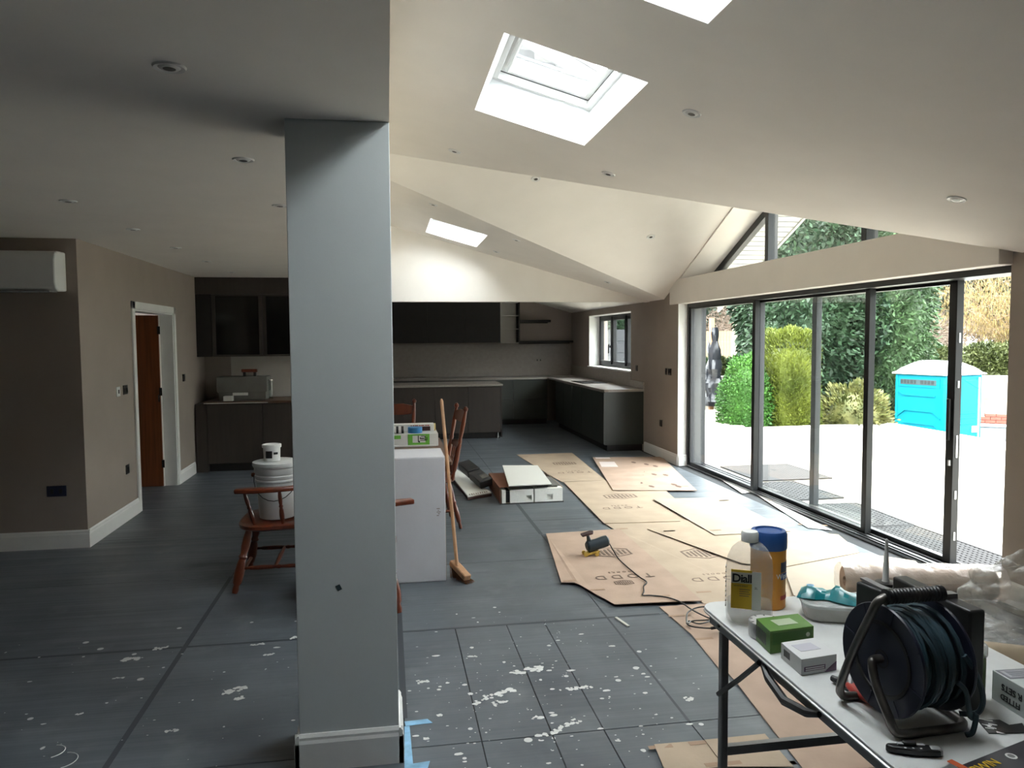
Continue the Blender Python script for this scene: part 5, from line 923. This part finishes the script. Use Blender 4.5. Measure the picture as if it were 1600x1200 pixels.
for y in (-.54, .54): MB().box(-H2-.014, -H2, y-.03, y+.03, .2, 1.98).build('corner_post', TD, t, bevel=.008, world=False)
MB().box(-.42, .42, -H2-.02, -H2, .22, 1.9).build('door', TQ, t, bevel=.012, world=False); MB().tube([(-.42, -H2-.01, 1.72), (0, -H2-.012, 1.9), (.42, -H2-.01, 1.72)], .015, 6).build('door_arch', TD, t, world=False)
for z in (.98, 1.1, 1.2): MB().box(-.4, .36, -H2-.03, -H2-.018, z, z+.03).build('door_rib', TD, t, world=False)
MB().box(.24, .40, -H2-.045, -H2-.02, .80, .93).build('latch_plate', RW, t, bevel=.006, world=False); MB().box(.28, .36, -H2-.055, -H2-.045, .83, .90).build('latch_handle', 'leg_grey', t, world=False); MB().box(.43, .48, -H2-.03, -H2, .2, 1.95).build('door_strip', mat('loo_pale', (.20, .45, .50), .4), t, bevel=.008, world=False)
# ---- foliage
def leaves(name, pts, nrm, size, mt, par, aspect=.5, droop=.0, seed=1, jitter=.8, fold=.15):
    rs = np.random.RandomState(seed); n_ = len(pts); pts = np.asarray(pts, float); nrm = np.asarray(nrm, float)
    d = nrm+rs.normal(0, jitter, (n_, 3)); d[:, 2] -= droop; d /= np.linalg.norm(d, axis=1)[:, None]
    a = rs.normal(0, 1, (n_, 3)); a -= (a*d).sum(1)[:, None]*d; a /= np.linalg.norm(a, axis=1)[:, None]; c_ = np.cross(d, a)
    L_ = size*rs.uniform(.6, 1.3, n_)[:, None]; W_ = L_*aspect*.5
    v = np.empty((n_, 4, 3)); v[:, 0] = pts; v[:, 1] = pts+d*L_*.5+a*W_+c_*L_*fold; v[:, 2] = pts+d*L_; v[:, 3] = pts+d*L_*.5-a*W_+c_*L_*fold
    me = bpy.data.meshes.new(name); me.vertices.add(n_*4); me.vertices.foreach_set('co', v.reshape(-1)); me.loops.add(n_*4); me.loops.foreach_set('vertex_index', np.arange(n_*4, dtype=np.int32)); me.polygons.add(n_); me.polygons.foreach_set('loop_start', np.arange(0, n_*4, 4, dtype=np.int32)); me.update(calc_edges=True)
    o = place(name, me, mt, par, smooth=False); o['kind'] = 'stuff'; return o
def shell(c, rad, n_, seed, lump=.12, depth=.25, sq=2.0, zmin=None):
    rs = np.random.RandomState(seed); d = rs.normal(0, 1, (n_, 3)); d /= np.linalg.norm(d, axis=1)[:, None]
    q = (np.abs(d)**sq).sum(1)**(-1/sq); ph = rs.uniform(0, 6.28, 6); f = 1+lump*(np.sin(d[:, 0]*7+ph[0])*np.sin(d[:, 1]*6+ph[1])+np.sin(d[:, 2]*9+ph[2])*np.sin(d[:, 0]*5+ph[3])+.6*np.sin(d[:, 1]*15+ph[4])*np.sin(d[:, 2]*17+ph[5]))
    r_ = q*f*(1-depth*rs.uniform(0, 1, n_)**2); p = d*r_[:, None]*np.array(rad)+np.array(c)
    if zmin is not None: k_ = p[:, 2] > zmin; return p[k_], d[k_]
    return p, d
def plant(name, label, cat, base, h, rad, n_, size, mt, aspect=.5, sq=2.0, lump=.1, trunk=.05, seed=1, group=None, droop=0, jitter=.8, core=None, depth=.25, fold=.15):
    t = thing(name, label, cat, base, 0, group); B = Vector(base); c = (B.x, B.y, B.z+h-rad[2])
    p, d = shell(c, rad, n_, seed, lump, depth, sq, B.z+.02); leaves('foliage', p, d, size, mt, t, aspect, droop, seed, jitter, fold)
    TR = mat('bark', (.07, .05, .035), .9, var=.3)
    MB().tube([B, B+Vector((.02, .01, h*.4)), B+Vector((-.02, .0, h*.8))], [trunk, trunk*.7, trunk*.2], 8).build('stem', TR, t)
    if core:
        o = MB(); vs, ds = shell(c, [r_*.82 for r_ in rad], 1, 0); n1, n2 = 20, 12; V = []
        for j in range(n2+1):
            for i in range(n1):
                th, ph = math.pi*j/n2, 2*math.pi*i/n1; d_ = (math.sin(th)*math.cos(ph), math.sin(th)*math.sin(ph), math.cos(th)); q = sum(abs(x)**sq for x in d_)**(-1/sq); V.append((c[0]+d_[0]*rad[0]*.78*q, c[1]+d_[1]*rad[1]*.78*q, max(B.z+.02, c[2]+d_[2]*rad[2]*.8*q)))
        o.add(V, [(j*n1+i, (j+1)*n1+i, (j+1)*n1+(i+1) % n1, j*n1+(i+1) % n1) for j in range(n2) for i in range(n1)]).build('inner_growth', mt, t)
    return t
def leafmat(name, c, c2, vs=1.5, isl=.35, rough=.55):
    return mat(name, c, rough, c2=c2, vs=vs, var=.1, island=isl, spec=.3)
BOX = leafmat('leaf_box', (.020, .075, .010), (.055, .15, .022)); YEL = leafmat('leaf_golden', (.044, .062, .005), (.112, .135, .016), 2); LAU = leafmat('leaf_laurel', (.009, .025, .011), (.042, .078, .037), 1.2, .45); CON = leafmat('leaf_conifer', (.017, .040, .014), (.046, .086, .030), 1.0); VAR = leafmat('leaf_variegated', (.035, .050, .010), (.16, .15, .05), 4); DRK = leafmat('leaf_dark', (.010, .020, .013), (.03, .05, .035), .8); FAR = leafmat('leaf_far', (.018, .026, .023), (.04, .052, .044), .6); CAT = leafmat('catkin', (.13, .09, .028), (.26, .19, .075), .9, .5); TAN = leafmat('twig_tan', (.10, .068, .05), (.17, .12, .088), .8); HDG = leafmat('leaf_hedge', (.03, .044, .010), (.085, .098, .032), 1.2)
INN = True          # dense inner growth, the colour of the leaves
plant('round_shrub', 'bright green clipped round shrub at the patio edge', 'shrub', PW(1166, 15.0, ZG), 2.5, (.56, .56, 1.28), 16000, .055, BOX, .55, lump=.05, core=INN, seed=1)
plant('golden_conifer', 'tall flat-topped golden conifer beside the round green shrub', 'shrub', PW(1234, 15.0, ZG), 2.92, (.47, .47, 1.6), 30000, .085, YEL, .22, 6.0, .03, core=INN, seed=2, droop=-.9, jitter=.6, depth=.12)
plant('variegated_shrub', 'low yellow-green variegated shrub in front of the laurel', 'shrub', PW(1336, 15.0, ZG), 1.86, (.66, .55, .75), 4200, .10, VAR, .45, lump=.16, core=INN, seed=3)
for i, (lab, x, dist, h, rad, seed) in enumerate((('tall dark laurel behind the golden conifer', 1258, 18.3, 6.6, (1.2, 1.3, 3.6), 4), ('tall dark laurel behind the variegated shrub', 1325, 18.8, 7.0, (1.2, 1.4, 3.8), 5), ('laurel crown spreading left of the golden conifer above the round shrub', 1196, 20.5, 6.2, (.75, .9, 2.0), 6))):
    plant('laurel_tree', lab, 'tree', PW(x, dist, ZG), h, rad, (26000, 26000, 9000)[i], .17, LAU, .42, 2.6, .16, .12, seed, 'laurels behind the patio', .25, .9, INN, .3)
plant('conifer_tree', 'tall feathery green conifer just left of the portable toilet', 'tree', PW(1386, 18.0, ZG), 6.8, (.85, 1.0, 3.9), 26000, .16, CON, .28, 2.4, .14, .12, 8, None, .5, .7, INN, .3)
plant('conifer_tree', 'second laurel-like conifer filling the gap behind the feathery one', 'tree', PW(1338, 21.6, ZG), 7.6, (1.5, 1.2, 4.3), 20000, .2, LAU, .4, 2.4, .15, .12, 9, None, .3, .9, INN, .3)
# hazel with hanging catkins
# hazel
t = thing('hazel_tree', 'pale yellow hazel hung with catkins by the open door', 'tree', PW(1612, 22.6, .42)); B = Vector(t.location); b = MB(); rnd = random.Random(21); tips = []
for k in range(46):
    a = rnd.uniform(0, 6.28); L_ = rnd.uniform(2.0, 4.2); lean = rnd.uniform(.1, .62); p = B.copy(); d_ = Vector((math.cos(a)*lean, math.sin(a)*lean, 1)).normalized(); path = [p]
    for s_ in range(7):
        d_ = (d_+Vector((rnd.gauss(0, .1), rnd.gauss(0, .1), -.07))).normalized(); p = p+d_*L_/7; path.append(p)
        if s_ > 1:
            for _ in range(3):
                q = p+Vector((rnd.gauss(0, .3), rnd.gauss(0, .3), rnd.gauss(.1, .2))); b.tube([p, q], [.006, .003], 3, False); tips.append(q); tips.append(p.lerp(q, .5))
    b.tube(path, [.022*(1-i/9) for i in range(len(path))], 5)
b.build('branches', mat('hazel_bark', (.20, .14, .09), .9, var=.2), t)
P_ = []; 
for q in tips:
    for _ in range(15): P_.append((q.x+rnd.gauss(0, .17), q.y+rnd.gauss(0, .17), q.z+rnd.gauss(0, .14)))
leaves('catkins', P_, np.tile([0, 0, -1.0], (len(P_), 1)), .12, CAT, t, .16, 0, 3, .12, .02)
# hedges, walls, far planting
def hedge(label, p, q, h, w_, n_, size, mt, seed, z0):
    t = thing('hedge', label, 'hedge', (p+q)/2, 0); d_ = q-p; L_ = d_.length; d_.normalize(); s_ = Vector((-d_.y, d_.x, 0)); rs = np.random.RandomState(seed); u_ = rs.uniform(0, L_, n_); a = rs.uniform(0, math.pi, n_); bump = .12*np.sin(u_*2.3)+.09*np.sin(u_*5.1+1)
    x = np.cos(a)*w_/2*(1+bump); z = (np.sin(a)**.6)*h*(1+bump)*rs.uniform(.2, 1, n_)**.35; P_ = np.stack([p.x+d_.x*u_+s_.x*x, p.y+d_.y*u_+s_.y*x, z0+z], 1); N_ = np.stack([s_.x*np.cos(a), s_.y*np.cos(a), np.sin(a)], 1); leaves('foliage', P_, N_, size, mt, t, .45, 0, seed, .8)
    b = MB(); k = 10; prof = [(math.cos(math.pi*i/k)*w_*.38, (math.sin(math.pi*i/k)**.6)*h*.85) for i in range(k+1)]; b.prism([p+s_*x_+Vector((0, 0, z_)) for x_, z_ in prof], d_*L_); b.build('inner_growth', mt, t, smooth=False)
RWL = mat('render_wall', (.30, .275, .22), .85, var=.12, vs=1.5)
a, c = PW(1395, 19.6, ZG), PW(1640, 19.0, ZG); d = (c-a).normalized(); n_ = Vector((-d.y, d.x, 0))
wl = struct(MB().prism([a, c, c+n_*.3, a+n_*.3], (0, 0, 1.78)).build('wall_retaining', mat('render_core', (.22, .20, .165), .9), smooth=False)); L_ = (c-a).length; k = 0
for row in range(3):
    u = -.9+.45*(row % 2)
    while u < L_:
        u0, u1 = max(0, u), min(L_, u+.9)
        if u1-u0 > .05: MB().prism([a+d*(u0+.006)-n_*.02, a+d*(u1-.006)-n_*.02, a+d*(u1-.006), a+d*(u0+.006)], (0, 0, .58)).build('wall_block', RWL, wl, smooth=False).location.z = row*.595
        u += .9
a_, c_ = a+n_*.15, c+n_*.15
struct(MB().prism([(c_.x, c_.y, .3), (120, c_.y, .3), (120, 120, .3), (0, 120, .3), (0, 21.6, .3), (a_.x-1.2, 21.6, .3), (a_.x, a_.y, .3)], (0, 0, .12)).build('ground_lawn', 'lawn', smooth=False))
hedge('leafy yellow-green hedge on the retaining wall behind the portable toilet', PW(1380, 21.3, .42), PW(1640, 20.9, .42), .98, 1.0, 14000, .12, HDG, 31, .42)
hedge('tall dark unseen hedge added beside the patio to block low sky', Vector((11.6, -9, ZG)), Vector((11.6, 10.6, ZG)), 5.2, 1.6, 30000, .2, LAU, 33, ZG)  # added hedge out of view, keeps low sky light from the doors
# stack of red bricks and grey slab next to the loo
bp = PW(1560, 17.6, ZG); bk = thing('brick_stack', 'stack of red bricks beside the portable toilet', 'bricks', bp, R(-35)); BR = mat('brick_red', (.20, .06, .04), .85, var=.25, vs=8); first = None
for r_ in range(13):
    for i in range(6):
        if r_ == 12 and i in (1, 4): continue
        M_ = Matrix.Translation((-.66+i*.22+(.11 if r_ % 2 else 0), 0, .075*r_))
        if first is None: first = MB().box(0, .213, -.05, .052, 0, .068).build('brick', BR, bk, bevel=.004, world=False); first.matrix_basis = M_
        else: o = first.copy(); col.objects.link(o); o.matrix_basis = M_
sp_ = PW(1552, 16.8, ZG); t = thing('grey_tank', 'pale grey slab box in front of the brick stack', 'box', sp_, R(-35)); MB().box(-.7, .7, -.25, .25, 0, .78).build('body', mat('slab_grey', (.22, .24, .255), .6), t, bevel=.02, world=False); MB().box(-.72, .72, -.27, .27, .78, .80).build('lid', 'slab_grey', t, bevel=.006, world=False)
# polythene-wrapped post at the end of the terrace
pp = PW(1112, 18.6, ZP); t = thing('wrapped_post', 'wooden post wrapped in shiny black polythene at the terrace end', 'post', pp); MB().box(pp.x-.05, pp.x+.05, pp.y-.05, pp.y+.05, ZP-.3, ZP+2.2).build('post', 'pale_wood', t); vs = []; rnd = random.Random(6)
for j in range(18):
    u_ = j/17; z = ZP+.02+u_*1.95; rr = (.30-.20*u_**1.5)*(1+.1*math.sin(j*1.7))
    for i in range(20):
        a = 2*math.pi*i/20; k = rr*(1+.16*math.sin(a*3+j*.9)+.08*rnd.uniform(-1, 1)); vs.append((pp.x+.06+math.cos(a)*k*.8, pp.y+math.sin(a)*k*.8, z))
MB().add(vs, [(j*20+i, j*20+(i+1) % 20, (j+1)*20+(i+1) % 20, (j+1)*20+i) for j in range(17) for i in range(20)]).build('polythene', mat('black_poly', (.015, .016, .020), .22, bump=.5, bs=9), t, ang=25)
# pale stone terraces and distant fence, seen past the round shrub
st = struct(MB().box(8.4, 16, 20.2, 20.6, -.5, .55).build('wall_terrace', mat('terrace_core', (.2, .185, .165), .9), smooth=False)); RS = mat('terrace_stone', (.28, .265, .23), .85, var=.15, vs=3); first = None
for r_ in range(4):
    for i in range(17):
        M_ = Matrix.Translation((8.4+i*.45+(.22 if r_ % 2 else 0), 20.18, -.5+r_*.265))
        if first is None: first = MB().box(0, .44, 0, .03, 0, .255).build('stone', RS, st, smooth=False, world=False); first.matrix_basis = M_
        else: o = first.copy(); col.objects.link(o); o.matrix_basis = M_
for i, x in enumerate((1106, 1122, 1138, 1156, 1174)): plant('bedding_shrub', 'small %s shrub planted along the stone terrace wall' % ['dark green', 'pale green'][i % 2], 'shrub', PW(x, 22.6, .4), (.62+.1*(i % 2)), (.17, .17, .3), 1500, .10, HDG if i % 2 else CON, .4, seed=40+i, group='terrace shrubs', lump=.15)
fa, fb = PW(1085, 33, .4), PW(1195, 33, .4); t = thing('board_fence', 'pale wooden board fence far behind the terrace', 'fence', (fa+fb)/2); FW = mat('fence_wood', (.24, .155, .095), .85, var=.2, vs=4); d = (fb-fa); N_ = 24; first = None; ang_f = math.atan2(d.y, d.x)
for i in range(N_):
    M_ = Matrix.Translation(fa+d*(i/N_)-(fa+fb)/2) @ Matrix.Rotation(ang_f, 4, 'Z')
    if first is None: first = MB().box(0, d.length/N_*.93, -.015, .015, 0, 1.55).build('fence_board', FW, t, smooth=False, world=False); first.matrix_basis = M_
    else: o = first.copy(); col.objects.link(o); o.matrix_basis = M_
for z in (.3, 1.2): MB().tube([fa+Vector((0, .05, z)), fb+Vector((0, .05, z))], .03, 4).build('rail', FW, t)
for i, (x, dd) in enumerate(((1146, 29), (1153, 29.5))):
    B = PW(x, dd, .4); t = thing('bare_tree', 'slender pale bare tree trunk in front of the board fence', 'tree', B, 0, 'pale bare trunks'); MB().tube([B, B+Vector((.05, 0, 2)), B+Vector((-.1+.15*i, 0, 4.5)), B+Vector((.1, .1, 8))], [.09, .08, .065, .02], 8).build('trunk', mat('birch', (.30, .25, .19), .8), t)
    b = MB()
    for k in range(16): z = 3+k*.3; a = k*2.4; b.tube([B+Vector((0, 0, z)), B+Vector((math.cos(a)*.6, math.sin(a)*.6, z+.5))], [.02, .006], 4)
    b.build('branches', 'birch', t)
plant('bare_bush', 'tan leafless bush behind the board fence', 'bush', PW(1150, 36, .4), 3.0, (1.8, 1.5, 1.6), 9000, .22, TAN, .08, lump=.1, seed=50, depth=.8)
plant('dark_conifer', 'dark distant conifer left of the pale bare trunks', 'tree', PW(1108, 40, .4), 9, (2.6, 2.4, 4.8), 14000, .35, DRK, .35, lump=.12, seed=51, core=INN); plant('dark_conifer', 'dark distant tree between bare trunks and laurel', 'tree', PW(1180, 46, .4), 11, (4.5, 3, 5.4), 16000, .45, FAR, .35, lump=.14, seed=52, core=INN)
for i, (lab, x, dist, h, rad, mt_) in enumerate((('grey-green distant tree right of the conifer', 1424, 52, 15, (4, 3, 7.2), FAR), ('broad grey-green distant tree at the end of the lawn', 1486, 64, 18, (5, 3.5, 8.6), FAR), ('distant tree far right behind the hazel', 1580, 56, 16, (5, 3.5, 8), DRK))): plant('distant_tree', lab, 'tree', PW(x, dist, .4), h, rad, 20000, .5, mt_, .35, lump=.15, seed=60+i, core=INN, trunk=.3)
for i, (x, dist) in enumerate(((1430, 40), (1466, 45), (1508, 50))): plant('bare_bush', ['pinkish bare bush under the grey-green tree by the conifer', 'pinkish bare bush in the middle of the far lawn edge', 'pinkish bare bush behind the hazel'][i], 'bush', PW(x, dist, .4), 2.4, (1.6, 1.3, 1.0), 6000, .26, TAN, .07, lump=.15, seed=70+i, depth=.85, droop=-.3)
for i, x in enumerate((1430, 1448, 1462)): B = PW(x, 36+2*i, .4); tag(MB().tube([B, B+Vector((0, 0, 1.1))], [.06, .05], 6).build('fence_post', 'bark'), 'thin weathered post standing on the far lawn', 'post', 'posts on the lawn')
# fence seen through the kitchen window
t = thing('garden_fence', 'dark grey panel fence outside the kitchen window', 'fence', (6.2, 17.3, ZP)); FG = mat('fence_grey', (.020, .022, .026), .7); first = None
a, c = Vector((4.15, 17.2, ZP)), Vector((6.7, 17.0, ZP)); d = c-a; ang_f = math.atan2(d.y, d.x)
for r_ in range(7): MB().box(0, d.length, -.012, .012, r_*.275+.004, r_*.275+.271, Matrix.Translation(a) @ Matrix.Rotation(ang_f, 4, 'Z')).build('fence_slat', FG, t, smooth=False)
for u_ in (.3, .62): p = a+d*u_; MB().box(p.x-.06, p.x+.06, p.y-.07, p.y-.015, ZP-.2, ZP+1.93).build('fence_post', mat('fence_cream', (.35, .30, .23), .7), t)
for i, x in enumerate((4.8, 6.1)): plant('hedge_shrub', ['green shrub topping the grey fence by the house', 'green shrub topping the grey fence at its pale post', 'green shrub topping the grey fence by the wrapped post'][i], 'shrub', (x, 18.1, -.25), 3.2, (.62, .55, 1.3), 6000, .11, LAU, .45, lump=.15, seed=80+i, core=INN)
# upper storey gable above the kitchen, glimpsed through the skylight
gh = struct(MB().prism([(-6, 10.6, 3.6), (2.72, 10.6, 3.6), (2.72, 10.6, 5.25), (-1.6, 10.6, 7.5), (-6, 10.6, 5.25)], (0, .15, 0)).build('wall_upper_gable', mat('tile_hung', (.14, .14, .143), .8), smooth=False))
for k in range(22):
    z = 3.65+k*.16; xr = 2.72 if z < 5.25 else 2.72-(z-5.25)*1.92; xl = -6 if z < 5.25 else -6+(z-5.25)*1.95
    if xr-xl > .4: MB().prism([(xl, 10.585, z), (xr, 10.585, z), (xr, 10.57, z+.01), (xl, 10.57, z+.01)], (0, .02, .14)).build('cladding_board', mat('cladding_grey', (.16, .16, .163), .8), gh, smooth=False)
for s_, x0 in ((1, 3.0), (-1, -6.28)): MB().prism([(x0, 10.28, 5.10), (-1.6, 10.28, 7.5), (-1.6, 10.28, 7.72), (x0, 10.28, 5.32)][::s_], (0, .05, 0)).build('verge_board', 'cladding_grey', gh, smooth=False); MB().prism([(x0, 10.26, 5.32), (-1.6, 10.26, 7.72), (-1.6, 10.26, 7.80), (x0, 10.26, 5.40)][::s_], (0, 3.5, 0)).build('roof_plane', 'roof_slate', gh, smooth=False)
MB().box(2.85, 3.0, 10.28, 13, 5.02, 5.16).build('gutter', 'cladding_grey', gh)
